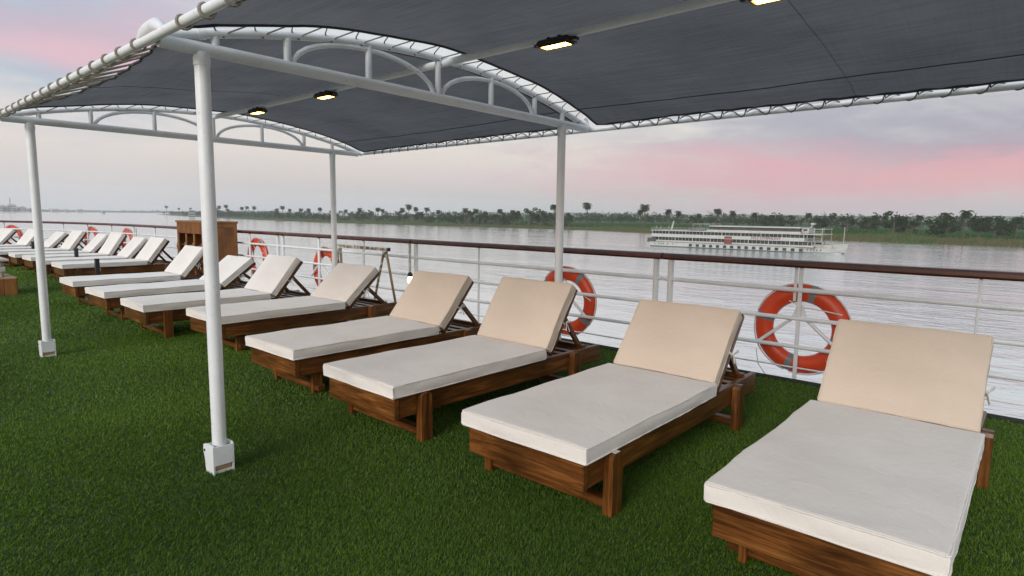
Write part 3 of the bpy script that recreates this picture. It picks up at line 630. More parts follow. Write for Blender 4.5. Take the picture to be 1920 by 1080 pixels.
# ------------------------------------------------------------------ canopy
YT = [-.59, 3.31, 7.2]; XL, XR, XM = 1.15, 4.86, 2.955; ZB = 2.235
XPL, XPR = 1.35, 4.42
def arc_z(x): return 2.513-.263*((x-XM)/1.86)**2
def warp_x(x, y): return XL+(x-XL)*(1+.042*min(1., max(0., (y-YT[1])/(YT[2]-YT[1]))))   # the frame is a little wider at its far end
def build_canopy():
    root = empty('shade_canopy', (XM, YT[1], 0)); off = Vector((-XM, -YT[1], 0)); wm = M['white']
    def P(x, y, z): return (warp_x(x, y)-XM, y-YT[1], z)
    def T(pts, r, name, mat=wm, n=12, parent=root): return MB().tube([P(*p) for p in pts], r, n).build(name, mat, parent)
    for yi, y in enumerate(YT):
        for x in (XPL, XPR):
            po = T([(x, y, .05), (x, y, ZB-.01)], .0365, 'post', n=20); MB().tube([P(x, y, ZB-.075), P(x, y, ZB-.035)], .0405, 20).build('collar', wm, po)
            k = MB(); cx, cy, _ = P(x, y, 0)
            for s in (-1, 1):                              # two side plates with an ear, a sleeve between them
                pl = [(-.052, .0), (.048, .0), (.050, .158), (.03, .165), (-.04, .160), (-.072, .150), (-.080, .118), (-.062, .07)]
                a = [(cx+s*.052-.004, cy-px_, pz) for px_, pz in pl]; b = [(cx+s*.052+.004, cy-px_, pz) for px_, pz in pl]; n = len(pl)
                k.add(a+b, [tuple(range(n)), tuple(range(n, 2*n))[::-1]]+[(i, i+n, (i+1) % n+n, (i+1) % n) for i in range(n)])
            k.box((cx, cy-.046, .103), (.0475, .004, .052)); k.box((cx, cy+.044, .103), (.0475, .004, .052)); k.box((cx, cy, .012), (.047, .04, .008))
            br = k.build('foot_bracket', wm, po); MB().box((cx, cy, .034), (.044, .040, .013), ch=.003).build('wood_shim', M['palewood'], po)
            MB().tube([(cx-.06, cy+.058, .120), (cx+.06, cy+.058, .120)], .008, 8).build('pin', M['ship_dark'], po)
        T([(XL, y, ZB+.01), (XR-.06, y, ZB)], .034, 'truss_beam', n=16)
        T([(x, y, arc_z(x)) for x in np.linspace(XL, XR, 29)], .025, 'truss_arc')
        T([(x, y+.001, arc_z(x)) for x in np.linspace(XPL-.02, XPL+.02, 3)], .029, 'arc_sleeve')
        for x in (1.42, 1.82, 2.37, XM, 3.50, 4.03, 4.42): T([(x, y, ZB), (x, y, arc_z(x))], .021, 'truss_upright')
        for a, b in ((1.85, 2.91), (2.99, 4.0)):
            c = (a+b)/2; T([(c-(b-a)/2*math.cos(t), y, ZB+.02+(.195)*math.sin(t)) for t in np.linspace(0, math.pi, 17)], .016, 'truss_arch')
    T([(XL-.03, YT[0]-.3, ZB+.012), (XL-.03, YT[2]+.05, ZB+.012)], .023, 'edge_tube', n=14); T([(XR, YT[0]-.3, ZB+.01), (XR, YT[2]+.04, ZB+.01)], .022, 'edge_tube', n=14)
    T([(XM, YT[0]-.3, 2.484), (XM, YT[2], 2.484)], .025, 'ridge_tube', mat=M['white'], n=14)
    for y in YT:                                           # lumpy plastic wrap over the tube joint
        k = MB(); k.tube([P(XL+dx, y+dy, z) for dx, dy, z in ((-.03, -.16, ZB+.02), (-.03, -.08, ZB+.055), (-.02, .02, ZB+.05), (-.02, .1, ZB+.04), (-.03, .16, ZB+.015))], .05, 10, True, [.02, .036, .044, .038, .02]); k.build('joint_wrap', M['tape'], root)
        T([(XR-.10, y+.001, ZB+.10), (XR-.05, y+.001, ZB+.08), (XR-.03, y+.001, ZB+.02)], .014, 'corner_bracket')
    # fabric bays
    for bi, (ya, yb) in enumerate(((YT[0], YT[1]), (YT[1], YT[2]))):
        nx, ny = 46, 76; vs = []; fs = []
        def fpos(u, v):
            gapy = .10+.05*math.sin(math.pi*u)
            y = ya+gapy+(yb-ya-2*gapy)*v; s = math.sin(math.pi*v)
            xl = XL+.06+(.24 if bi else .07)*s; xr = XR-.036-.012*s
            x = xl+(xr-xl)*u; z = arc_z(x)+.032-.035*s*math.sin(math.pi*min(1, u*2) if u < .5 else math.pi*min(1, (1-u)*2))
            z += .013*mnoise.noise(Vector((x*2.0, y*1.4, bi)))+.004*mnoise.noise(Vector((x*6, y*5, bi+3)))
            pk = .5+.5*math.cos(2*math.pi*v*19); x += (.010*pk-.01)*max(0, 1-min(u, 1-u)*14)*(1 if u > .5 else -1); z += .008*pk*max(0, 1-min(u, 1-u)*10)
            if u < .04 or u > .96: z -= .01
            return x, y, z
        for j in range(ny+1):
            for i in range(nx+1): vs.append(P(*fpos(i/nx, j/ny)))
        for j in range(ny):
            for i in range(nx): a = j*(nx+1)+i; fs.append((a, a+1, a+nx+2, a+nx+1))
        fab = MB().add(vs, fs, True).build('fabric_panel', M['net'], root)
        def strip(line, w, nm, mat, dz=-.004):
            k = MB(); k.tube([P(x, y, z+dz) for x, y, z in line], w, 6); return k.build(nm, mat, fab)
        strip([fpos(u, 0) for u in np.linspace(0, 1, 40)], .009, 'hem', M['net_hem']); strip([fpos(u, 1) for u in np.linspace(0, 1, 40)], .009, 'hem', M['net_hem'])
        strip([fpos(0, v) for v in np.linspace(0, 1, 30)], .009, 'hem', M['net_hem']); strip([fpos(1, v) for v in np.linspace(0, 1, 30)], .009, 'hem', M['net_hem'])
        strip([fpos(.91, v) for v in np.linspace(0, 1, 30)], .0032, 'seam', M['net_hem']); strip([fpos(u, .42 if bi == 0 else .6) for u in np.linspace(.5 if bi == 0 else 0, 1 if bi == 0 else .45, 24)], .0014, 'seam', M['net_hem'])
        # lacing: one rope for each edge
        n = int((yb-ya)/.20); nl = int((yb-ya)/.255)
        pts = []
        for i in range(n*10):                               # right edge, wound round the tube
            t = i/(n*10); v = .02+.96*t; x, y, z = fpos(1, v); an = 2*math.pi*(t*n)
            cx, cz = XR, ZB+.01; pts.append(P(cx+.027*math.cos(an+math.pi), y, cz+.027*math.sin(an+math.pi)))
            if i % 10 == 0: pts.append(P(x+.004, y, z-.004))
        MB().tube(pts, .0055, 5).build('lacing_rope', M['rope_dark'], root)
        pts = []
        for i in range(nl):                                 # left edge: a full turn round the tube, then across to the eyelet
            v = .02+.96*i/nl; y = fpos(0, v)[1]; ex = fpos(0, v)
            for a in range(13): an = -2*math.pi*a/12+.3; pts.append(P(XL-.03+.031*math.cos(an), y+.03*a/12, ZB+.009+.031*math.sin(an)))
            pts.append(P(ex[0]+.01, y+.02, ex[2]-.002)); pts.append(P(ex[0]+.012, y+.045, ex[2]+.004))
        MB().tube(pts, .0062, 6).build('lacing_rope', M['rope'], root)
        for vend, yt, sg in ((0, ya, 1), (1, yb, -1)):     # along the two arcs
            pts = []; m = 16
            for i in range(m):
                u = .03+.94*(i+.2)/m; x, y, z = fpos(u, vend); xa = x+.10
                pts += [P(x, y+sg*.008, z+.004), P(x+.05, yt+sg*.028, arc_z(x+.05)+.018), P(xa, yt-sg*.02, arc_z(min(xa, XR))-.024), P(xa+.02, yt+sg*.03, arc_z(min(xa+.02, XR))+.0)]
            MB().tube(pts, .0045, 5).build('lacing_rope', M['rope_dark'], root)
    tag(root, 'white tubular steel canopy laced with charcoal shade net over the loungers', 'canopy')
build_canopy()

def lamp_mesh():
    root = empty('deck_lamp'); k = MB()                    # long side along Y
    hs = [(-.075, -.15), (.075, -.15), (.085, 0), (.075, .15), (-.075, .15), (-.085, 0)]
    k.add([(x, y, 0) for x, y in hs]+[(x*.75, y*.88, .045) for x, y in hs], [tuple(range(6))[::-1], tuple(range(6, 12))]+[(i, (i+1) % 6, (i+1) % 6+6, i+6) for i in range(6)]); k.build('housing', M['bronze'], root)
    for q in (-.165, .165): MB().box((0, q, .018), (.03, .028, .014), ch=.006).build('end_lug', M['bronze'], root)
    MB().box((0, 0, -.004), (.048, .115, .005), ch=.002).build('lens', M['lamp'], root)
    k = MB()
    for y in (-.118, .118): k.box((0, y*1.06, -.004), (.056, .006, .008))
    for x in (-.054, .054): k.box((x, 0, -.004), (.005, .13, .008))
    k.build('lens_frame', M['bronze'], root)
    for q in (-.05, .05): MB().box((0, q, .052), (.045, .012, .012), ch=.003).build('clamp', M['bronze'], root)
    return root
lp = lamp_mesh()
for i, (y, lb) in enumerate(((2.27, 'lit amber floodlight on the ridge tube nearest above the loungers'), (4.80, 'lit amber floodlight just beyond the near arched truss'), (6.10, 'lit amber floodlight farthest back under the canopy'), (1.02, 'lit amber floodlight cut off by the top of the picture'))):
    o = lp if i == 0 else copy_tree(lp); o.location = (warp_x(XM, y), y, 2.427); o.scale = (.70, .80, .70); o.rotation_euler = (0, R_(0), 0); tag(o, lb, 'lamp', 'floodlights along the canopy ridge')

# ------------------------------------------------------------------ ship railing
def rail_section(pts, posts, label, handrail_breaks=(), braces=(), doubles=()):
    """pts: plan path; posts: y stations; parts in section coordinates"""
    o0 = Vector((pts[0][0], pts[0][1], 0)); root = empty('ship_railing', o0)
    pth = lambda z, dx=0: [Vector((x+dx, y, z))-o0 for x, y in pts]
    prof = [(-.045, 1.008), (.045, 1.008), (.05, 1.025), (.048, 1.052), (.03, 1.068), (0, 1.073), (-.03, 1.068), (-.048, 1.052), (-.05, 1.025)]
    MB().sweep(pth(0), prof).build('handrail', M['handrail'], root)
    for z, r in ((.812, .021), (.56, .019), (.31, .018)): MB().tube(pth(z), r, 10).build('rail', M['white'], root)
    MB().tube(pth(.125), .0075, 6).build('wire', M['white'], root)
    for y, r, flat in posts:
        x = edge_at(y)-o0.x
        k = MB()
        if flat: k.box((x, y-o0.y, .49), (.011, r, .515), ch=.003)
        else: k.tube([(x, y-o0.y, -.03), (x, y-o0.y, 1.008)], r, 12)
        k.tube([(x, y-o0.y, -.02), (x, y-o0.y, .012)], .045, 12); k.build('post', M['white'], root)
    for y in braces:                                       # lifebuoy bracket: gusset and two flat struts
        x = edge_at(y)-o0.x+.03; yy = y-o0.y; k = MB()
        k.add([(x-.004, yy-.075, .545), (x-.004, yy+.075, .545), (x-.004, yy+.022, .68), (x-.004, yy-.022, .68), (x+.004, yy-.075, .545), (x+.004, yy+.075, .545), (x+.004, yy+.022, .68), (x+.004, yy-.022, .68)], [(0, 1, 2, 3), (7, 6, 5, 4), (0, 4, 5, 1), (1, 5, 6, 2), (2, 6, 7, 3), (3, 7, 4, 0)])
        for s in (-1, 1):
            a = Vector((x, yy+s*.04, .57)); b = Vector((x, yy+s*.34, .31)); k.tube([a, b], .016, 6)
        k.box((x, yy+.05, .86), (.006, .012, .15)); k.build('buoy_bracket', M['white'], root)
    tag(root, label, 'railing', 'railing sections along the deck edge')
P_ = .03
rail_section([(5.56, y) for y in np.linspace(-8.5, 2.84, 12)], [(-3.4, .012, 1), (-2.15, .02, 1), (-.9, .03, 0), (.32, .009, 1), (1.55, .016, 1), (2.77, P_, 0)], 'white pipe railing with brown handrail behind the two nearest loungers', braces=(1.55,))
rail_section([(5.56, y) for y in np.linspace(2.86, 6.76, 5)], [(2.93, P_, 0), (4.14, .016, 1), (5.45, .014, 0), (6.70, P_, 0)], 'white railing section with brown handrail crossing behind the right canopy post', braces=(4.14,))
rail_section([(5.56, y) for y in np.linspace(6.78, 10.55, 5)], [(6.84, .022, 0), (7.97, .022, 0), (9.26, .03, 1), (10.47, P_, 0)], 'white railing section between the sawhorse and the wooden cabinet', braces=(9.26,))
rail_section([(5.56, 10.57), (5.56, 13), (5.56, 15.5)], [(10.66, P_, 0), (11.78, .03, 1), (13.0, .022, 0), (14.3, .022, 0), (15.44, P_, 0)], 'white railing section passing behind the wooden cabinet', braces=(11.78,))
rail_section([(5.56, 15.52)]+[e for e in EDGE if e[1] > 15.6], [(16.85, .025, 0), (18.2, .025, 0), (19.6, .025, 0), (21, .025, 0), (22.3, .025, 0), (23.5, .025, 0), (24.7, .025, 0), (25.7, .025, 0)], 'far white railing bending round the bow at the left')

# ------------------------------------------------------------------ lifebuoys (hang outside the railing)
def buoy():
    root = empty('lifebuoy'); R0, ra, rb = .322, .080, .056; n, m = 56, 16
    def pt(t, a, s=1.0): rr = R0+ra*s*math.cos(a); return (rb*s*math.sin(a), rr*math.cos(t), rr*math.sin(t))
    vs = [pt(2*math.pi*i/n, 2*math.pi*j/m) for i in range(n) for j in range(m)]
    fs = [(i*m+j, ((i+1) % n)*m+j, ((i+1) % n)*m+(j+1) % m, i*m+(j+1) % m) for i in range(n) for j in range(m)]
    MB().add(vs, fs, True).build('ring', M['buoy'], root)
    for deg in (105, 15, 285, 195):
        q = 5; vs = [pt(R_(deg-5+10*i/(q-1)), 2*math.pi*j/m, 1.012) for i in range(q) for j in range(m)]
        fs = [(i*m+j, (i+1)*m+j, (i+1)*m+(j+1) % m, i*m+(j+1) % m) for i in range(q-1) for j in range(m)]
        MB().add(vs, fs, True).build('reflective_band', M['band'], root)
    k = MB()
    for q in range(4):                                     # grab line slung between the bands
        t0 = R_(15+90*q+3); pts = []
        for i in range(13):
            t = t0+R_(84)*i/12; sag = .006*math.sin(math.pi*i/12); rr = R0+ra+.001+sag; pts.append((-.02, rr*math.cos(t), rr*math.sin(t)))
        k.tube(pts, .006, 6)
    k.build('grab_line', M['cord'], root)
    k = MB(); k.tube([(-rb-.012, .10, .25), (-rb-.015, -.02, .20), (-rb-.014, -.18, .19), (-rb-.006, -.33, .17)], .006, 6); k.build('tie_cord', M['cord'], root); MB().tube([(-.07, .36, -.22), (-.06, .34, -.36), (-.02, .25, -.50)], .004, 5).build('tie_cord', M['cord'], root)
    return root
b0 = buoy()
for i, (x, y, z, rz, lb) in enumerate(((5.68, 1.55, .455, 0, 'orange lifebuoy on the railing beside the nearest lounger, seen whole'), (5.68, 4.12, .44, 0, 'orange lifebuoy half hidden by the right canopy post'), (5.68, 9.22, .45, 0, 'orange lifebuoy left of the sawhorse behind the loungers'),
                                       (5.68, 11.70, .52, 0, 'orange lifebuoy beside the wooden cabinet, behind two backrests'), (5.66, 14.35, .50, 0, 'orange lifebuoy just left of the wooden cabinet'), (5.50, 18.8, .55, .05, 'orange lifebuoy on the far railing, right of the thin canopy post'), (5.22, 21.0, .55, .2, 'orange lifebuoy on the far railing next to the thin canopy post'), (4.0, 24.7, .52, .55, 'orange lifebuoy at the left edge near the bow'))):
    o = b0 if i == 0 else copy_tree(b0); o.location = (x, y, z); o.rotation_euler = (R_((0, 20, -8, 10, 30, 5, -12, 25)[i]), 0, rz); tag(o, lb, 'lifebuoy', 'lifebuoys along the railing')

# ------------------------------------------------------------------ sun loungers
def cushion_mesh(lx, ly, t, seed, r=.017, mat='cloth'):
    """soft slab lying on z=0, x from 0 to lx, centred on y; rounded, slightly lumpy"""
    def marks(L, n):
        e = [0, .003, .007, .012, .017, .028]; inner = list(np.linspace(r+.04, L-r-.04, n)); return e+inner+[L-q for q in reversed(e)]
    xs = marks(lx, 20); ys = [q-ly/2 for q in marks(ly, 12)]; nx, ny = len(xs), len(ys); vs = []; fs = []; idx = {}
    def h(x, y):
        d = min(x, lx-x, y+ly/2, ly/2-y)
        return t/2 if d >= r else t/2-r+math.sqrt(max(0, r*r-(r-d)**2))
    for side in (1, -1):
        for i, x in enumerate(xs):
            for j, y in enumerate(ys):
                u = 2*x/lx-1; v = 2*y/ly; hh = h(x, y)
                b = .007*(1-u*u)*(1-v*v) if side > 0 else 0
                nz = .007*mnoise.noise(Vector((x*2.6, y*2.6, seed)))+.003*mnoise.noise(Vector((x*9, y*9, seed+5))); pip = .0022 if abs(min(x, lx-x, y+ly/2, ly/2-y)-.007) < .004 else 0; nz += pip if side > 0 else 0
                edge = 1-.0035*0
                wob = .009*mnoise.noise(Vector((x*3.5, y*3.5, seed+9.5)))+.005*mnoise.noise(Vector((x*14, y*14, seed+2.5+side*.3)))
                px = x+wob*(1 if i in (0, nx-1) else 0); py = y+wob*(1 if j in (0, ny-1) else 0)
                ins = .0035*(1 if side < 0 else 0)          # underside a little tucked in
                px = px+(ins if i == 0 else -ins if i == nx-1 else 0)
                vs.append((px, py, t/2+side*hh+(b+nz if side > 0 else nz*.3))); idx[(side, i, j)] = len(vs)-1
    for side in (1, -1):
        for i in range(nx-1):
            for j in range(ny-1):
                q = (idx[side, i, j], idx[side, i+1, j], idx[side, i+1, j+1], idx[side, i, j+1]); fs.append(q if side > 0 else q[::-1])
    per = [(i, 0) for i in range(nx)]+[(nx-1, j) for j in range(1, ny)]+[(i, ny-1) for i in range(nx-2, -1, -1)]+[(0, j) for j in range(ny-2, 0, -1)]
    for k in range(len(per)):
        a = per[k]; b = per[(k+1) % len(per)]; fs.append((idx[1, a[0], a[1]], idx[-1, a[0], a[1]], idx[-1, b[0], b[1]], idx[1, b[0], b[1]]))
    mb = MB(); mb.add(vs, fs, True); return mb.mesh('cushion', M[mat])
SEAT = [cushion_mesh(1.45, .79, .088, s) for s in (1.5, 17.2, 33.1)]
BACK = [cushion_mesh(l, w, .085, s, mat=m) for l, w, s, m in ((.555, .735, 4.4, 'cloth_warm_lit'), (.575, .77, 24.9, 'cloth_warm_lit'), (.575, .77, 51.2, 'cloth_warm_lit'), (.575, .77, 71.2, 'cloth_faint_warm_lit'), (.575, .77, 91.2, 'cloth'), (.575, .77, 13.3, 'cloth'))]
def piping_mesh(lx, ly, t, seed):
    """sewn welt round the upper and lower edge of a cushion"""
    k = MB()
    for z in (t-.006, .010):
        pts = []; c = .014
        for (x, y, a0) in ((c, -ly/2+c, math.pi), (lx-c, -ly/2+c, 1.5*math.pi), (lx-c, ly/2-c, 0), (c, ly/2-c, .5*math.pi)):
            for i in range(5): a = a0+i*math.pi/8; pts.append((x+(c-.002)*math.cos(a), y+(c-.002)*math.sin(a)))
        full = []
        for (x0, y0), (x1, y1) in zip(pts, pts[1:]+pts[:1]):
            m = max(1, int(math.hypot(x1-x0, y1-y0)/.05))
            for i in range(m):
                x = x0+(x1-x0)*i/m; y = y0+(y1-y0)*i/m; w = .009*mnoise.noise(Vector((x*3.5, y*3.5, seed+9.5)))+.004*mnoise.noise(Vector((x*14, y*14, seed)))
                full.append((x+(w if abs(x-lx/2) > lx/2-.02 else 0), y+(w if abs(y) > ly/2-.02 else 0), z+.007*mnoise.noise(Vector((x*2.6, y*2.6, seed)))*(1 if z > .02 else .3)))
        k.tube(full+full[:1], .0042, 6, False)
    return k
SEATP = [piping_mesh(1.45, .79, .088, s).mesh('piping', M['cloth']) for s in (1.5, 17.2, 33.1)]
BACKP = [piping_mesh(l, w, .085, s).mesh('piping', M[m]) for l, w, s, m in ((.555, .735, 4.4, 'cloth_warm_lit'), (.575, .77, 24.9, 'cloth_warm_lit'), (.575, .77, 51.2, 'cloth_warm_lit'), (.575, .77, 71.2, 'cloth_faint_warm_lit'), (.575, .77, 91.2, 'cloth'), (.575, .77, 13.3, 'cloth'))]
def pm(f, nm, mat): k = MB(); f(k); return k.mesh(nm, mat)
ZS = .312
ME = dict(
    rail=pm(lambda k: k.box((1.155, 0, .244), (1.085, .020, .070), ch=.005), 'side_rail', M['wood_x']),
    front=pm(lambda k: k.box((.048, 0, .242), (.021, .365, .072), ch=.005), 'front_board', M['wood_y']),
    rear=pm(lambda k: k.box((2.19, 0, .244), (.018, .322, .055), ch=.004), 'rear_board', M['wood_y']),
    stretch=pm(lambda k: k.box((0, 0, .055), (.032, .37, .022), ch=.004), 'stretcher', M['wood_y']),
    slat=pm(lambda k: k.box((0, 0, .296), (.034, .319, .010), ch=.003), 'slat', M['wood_y']),
    bslat=pm(lambda k: k.box((0, 0, 0), (.028, .33, .008), ch=.002), 'back_slat', M['wood_y']),
)
def leg_mesh():
    k = MB(); pr = [(-.043, 0), (.043, 0), (.043, .285), (.036, .306), (.018, .314), (-.018, .314), (-.036, .306), (-.043, .285)]; n = len(pr)
    a = [(x, -.026, z) for x, z in pr]; b = [(x, .026, z) for x, z in pr]
    k.add(a+b, [tuple(range(n)), tuple(range(n, 2*n))[::-1]]+[(i, i+n, (i+1) % n+n, (i+1) % n) for i in range(n)]); return k.mesh('leg', M['wood_z'])
ME['leg'] = leg_mesh()
ME['leg_in'] = pm(lambda k: k.box((0, 0, .145), (.045, .018, .145), ch=.004), 'leg', M['wood_z'])
ME['cap'] = pm(lambda k: k.box((0, 0, .3155), (.020, .0245, .002), ch=.001), 'worn_cap', M['worn_top'])
def lounger(y, x0, theta, seat_i, back_i, label, rz=0.0, cap=False, inner=False):
    root = empty('sun_lounger', (x0, y, 0), R_(rz))
    for s in (-1, 1):
        obj('side_rail', ME['rail'], None, root, (0, s*.341, 0))
        for x in (.245, 1.83):
            lg = obj('leg', ME['leg'], None, root, (x, s*.389, 0)) if not (inner and x < 1) else obj('leg', ME['leg_in'], None, root, (x, s*.30, 0))
            if cap and s < 0 and x < 1: obj('worn_cap', ME['cap'], None, lg)
    obj('front_board', ME['front'], None, root); obj('rear_board', ME['rear'], None, root)
    for x in (.245, 1.83): obj('stretcher', ME['stretch'], None, root, (x, 0, 0))
    for i in range(16): obj('slat', ME['slat'], None, root, (.13+.125*i, 0, 0))
    obj('piping', SEATP[seat_i % 3], None, obj('seat_cushion', SEAT[seat_i % 3], None, root, (.0, 0, ZS)))
    th = R_(theta); hx, hz = 1.455, ZS+.088                # lower front edge of the back cushion
    ux, uz = math.cos(th), math.sin(th); nx, nz = -math.sin(th), math.cos(th)
    t = .085
    obj('piping', BACKP[back_i], None, obj('back_cushion', BACK[back_i], None, root, (hx-nx*t+.004, 0, hz-nz*t+.002), (0, -th, 0)))
    def bp(u, n): return (hx+ux*u-nx*(t+n)+.006, hz+uz*u-nz*(t+n))
    Rm = Matrix.Rotation(-th, 3, 'Y')
    for s in (-1, 1):
        x, z = bp(.285, .024); bf = MB(); bf.box((x, s*.345, z), (.300, .02, .022), Rm, ch=.006); fr = bf.build('backrest_bar', M['wood_x'], root)
    for i in range(5):
        x, z = bp(.06+.125*i, .009); obj('back_slat', ME['bslat'], None, root, (x, 0, z), (0, -th, 0))
    # prop: two struts and a bar down to the frame
    ax, az = bp(.36, .045); fx = min(ax+.26, 2.12)
    for s in (-1, 1): 
        d = Vector((fx-ax, 0, .318-az)); L = d.length; an = math.atan2(d.z, d.x); MB().box(((ax+fx)/2, s*.29, (az+.318)/2), (L/2, .016, .02), Matrix.Rotation(-an, 3, 'Y'), ch=.003).build('prop', M['wood_x'], root)
    MB().box((fx, 0, .322), (.022, .34, .016), ch=.004).build('prop_bar', M['wood_y'], root)
    # tie cords round the back frame
    for s in (-1, 1):
        k = MB(); x, z = bp(.27, .02); pts = []
        for i in range(22):
            a = i/21*4*math.pi; pts.append((x+ux*.018*(i/21-.5)-nx*.034*math.cos(a), s*.345+s*.028*math.sin(a), z+uz*.018*(i/21-.5)-nz*.034*math.cos(a)))
        pts += [(x+.05, s*.37, z-.02), (x+.06, s*.385, z-.075)]; k.tube(pts, .0045, 5)
        k.tube([(x+.02, s*.375, z), (x+.035, s*.40, z+.03), (x+.06, s*.395, z+.012), (x+.03, s*.375, z-.005), (x+.01, s*.39, z-.06)], .0042, 5)
        k.build('tie_cord', M['cord'], root)
    tag(root, label, 'sun lounger', 'wooden sun loungers lined up along the railing')
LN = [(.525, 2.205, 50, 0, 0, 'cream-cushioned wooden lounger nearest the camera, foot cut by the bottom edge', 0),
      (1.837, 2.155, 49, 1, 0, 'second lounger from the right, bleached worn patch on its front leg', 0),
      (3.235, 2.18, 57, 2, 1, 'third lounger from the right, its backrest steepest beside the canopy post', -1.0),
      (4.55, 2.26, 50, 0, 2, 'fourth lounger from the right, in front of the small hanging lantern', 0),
      (6.42, 2.50, 42, 1, 3, 'fifth lounger from the right, behind the near canopy post, sawhorse at its head', 0),
      (7.72, 2.25, 51, 2, 5, 'sixth lounger from the right, its front leg and frame standing clear on the turf', 0),
      (9.23, 2.275, 37, 0, 4, 'seventh lounger from the right with the flattest backrest beside the cabinet', 0),
      (10.87, 2.33, 50, 1, 5, 'eighth lounger, last of the near row, in front of the wooden cabinet', 0),
      (14.25, 2.93, 50, 2, 4, 'first lounger of the far row, black post in front of its long side', 0),
      (15.55, 2.93, 52, 0, 5, 'second lounger of the far row, brass lantern glinting behind its backrest', 0),
      (16.8, 2.92, 52, 1, 4, 'third lounger of the far row beyond the cabinet', 0),
      (18.1, 2.88, 50, 2, 5, 'fourth lounger of the far row beyond the cabinet', 0),
      (19.45, 2.75, 49, 0, 4, 'fifth lounger of the far row, orange buoy just behind its backrest', 2),
      (20.85, 2.6, 50, 1, 5, 'sixth lounger of the far row, right of the thin canopy post', 4),
      (22.2, 2.35, 50, 2, 4, 'seventh lounger of the far row, crossed by the thin canopy post', 8),
      (23.5, 1.95, 50, 0, 5, 'eighth lounger of the far row, left of the thin canopy post', 14),
      (24.8, 1.3, 48, 1, 4, 'farthest lounger at the left edge near the bow', 22)]
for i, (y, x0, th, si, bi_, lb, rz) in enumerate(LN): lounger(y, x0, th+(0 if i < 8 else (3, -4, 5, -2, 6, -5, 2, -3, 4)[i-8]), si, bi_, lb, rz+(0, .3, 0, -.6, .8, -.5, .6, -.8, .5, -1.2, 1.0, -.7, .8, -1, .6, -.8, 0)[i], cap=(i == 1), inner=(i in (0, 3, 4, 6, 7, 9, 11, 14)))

# ------------------------------------------------------------------ cabinet, sawhorse, lanterns, posts, pedestal
def cabinet():
    x0, x1, y0, y1, H = 4.93, 5.42, 12.0, 13.72, 1.22; root = empty('wooden_cabinet', ((x0+x1)/2, (y0+y1)/2, 0)); ox, oy = (x0+x1)/2, (y0+y1)/2; hx, hy = (x1-x0)/2, (y1-y0)/2; m = M['cabinet']
    # end panel towards the camera: frame and recessed board
    k = MB(); k.box((0, -hy+.02, H/2), (hx-.03, .012, H/2-.03)); k.build('end_panel', m, root)
    k = MB(); k.box((-hx+.025, -hy+.015, H/2), (.025, .02, H/2-.02), ch=.003); k.box((hx-.025, -hy+.015, H/2), (.025, .02, H/2-.02), ch=.003); k.box((0, -hy+.016, H-.06), (hx-.05, .019, .04), ch=.003); k.box((0, -hy+.016, .06), (hx-.05, .019, .05), ch=.003); k.build('panel_frame', m, root)
    MB().box((0, hy-.02, H/2), (hx, .02, H/2-.02)).build('end_panel', m, root); MB().box((hx-.015, 0, H/2), (.012, hy-.04, H/2-.03)).build('back_panel', M['cabinet_dark'], root)
    MB().box((0, 0, H), (hx+.02, hy+.02, .02), ch=.005).build('top', m, root); MB().box((0, 0, .04), (hx-.01, hy-.045, .035)).build('plinth', m, root)
    for z in (.42, .74): MB().box((.01, 0, z), (hx-.03, hy-.045, .012)).build('shelf', M['cabinet_dark'], root)
    MB().box((-hx+.012, 0, H-.13), (.012, hy-.04, .11)).build('fascia', m, root)
    for i in range(26): MB().box((-hx-.004, -hy+.06+i*(2*hy-.12)/25, H-.13), (.005, .014, .105), ch=.002).build('flute', m, root)
    for t in (-1, -.5, 0, .5, 1):                            # posts with swelling shoulders between the openings
        y = t*(hy-.06); k = MB(); k.box((-hx+.014, y, (H-.24)/2), (.014, .03, (H-.24)/2-.01), ch=.003); k.tube([(-hx+.012, y, .62), (-hx+.012, y, .70), (-hx+.012, y, .80)], .05, 10, True, [.035, .055, .035]); k.build('divider', m, root)
    tag(root, 'brown wooden cabinet with fluted fascia and open compartments by the railing', 'cabinet')
cabinet()
def peeling():
    m, T, b = new_mat('peeling_white_paint'); co = T.coord('Object'); n = T.noise(T.mapping(co, scale=(14, 14, 14)), 1., 6, .7)
    T.put(b.inputs['Base Color'], T.ramp(n, [(.42, (.16, .11, .06)), (.5, (.30, .24, .15)), (.55, (.60, .57, .52)), (.8, (.68, .66, .62))])); b.inputs['Roughness'].default_value = .8; bump(T, b, n, .5, .004); return m
M['peel'] = peeling(); M['tan'] = mat_plain('tan_bare_timber', (.30, .2, .1), (.45, .33, .18), .7, 20, .3)
def sawhorse():
    X, ya, yb, Zt = 5.2, 6.87, 8.15, .93; root = empty('sawhorse', (X, (ya+yb)/2, 0)); h = (yb-ya)/2
    MB().box((0, 0, Zt), (.022, h, .021), ch=.003).build('beam', M['peel'], root)
    MB().box((0, -h-.012, Zt), (.025, .012, .025), ch=.003).build('beam_end', M['black'], root)
    for y in (-h+.07, h-.07):
        q = 1 if y < 0 else .25; MB().tube([(-.02, y, Zt-.03), (-.02-.18*q, y+.06*q, .01)], .018, 6).build('leg', M['peel'], root); MB().tube([(.02, y, Zt-.03), (.02+.11*q, y-.10*q, .01)], .018, 6).build('leg', M['tan'], root)
        MB().box((0, y, Zt-.075), (.03, .022, .04), ch=.004).build('gusset', M['peel'], root)
    tag(root, 'weathered sawhorse with peeling white beam standing against the railing', 'sawhorse')
sawhorse()
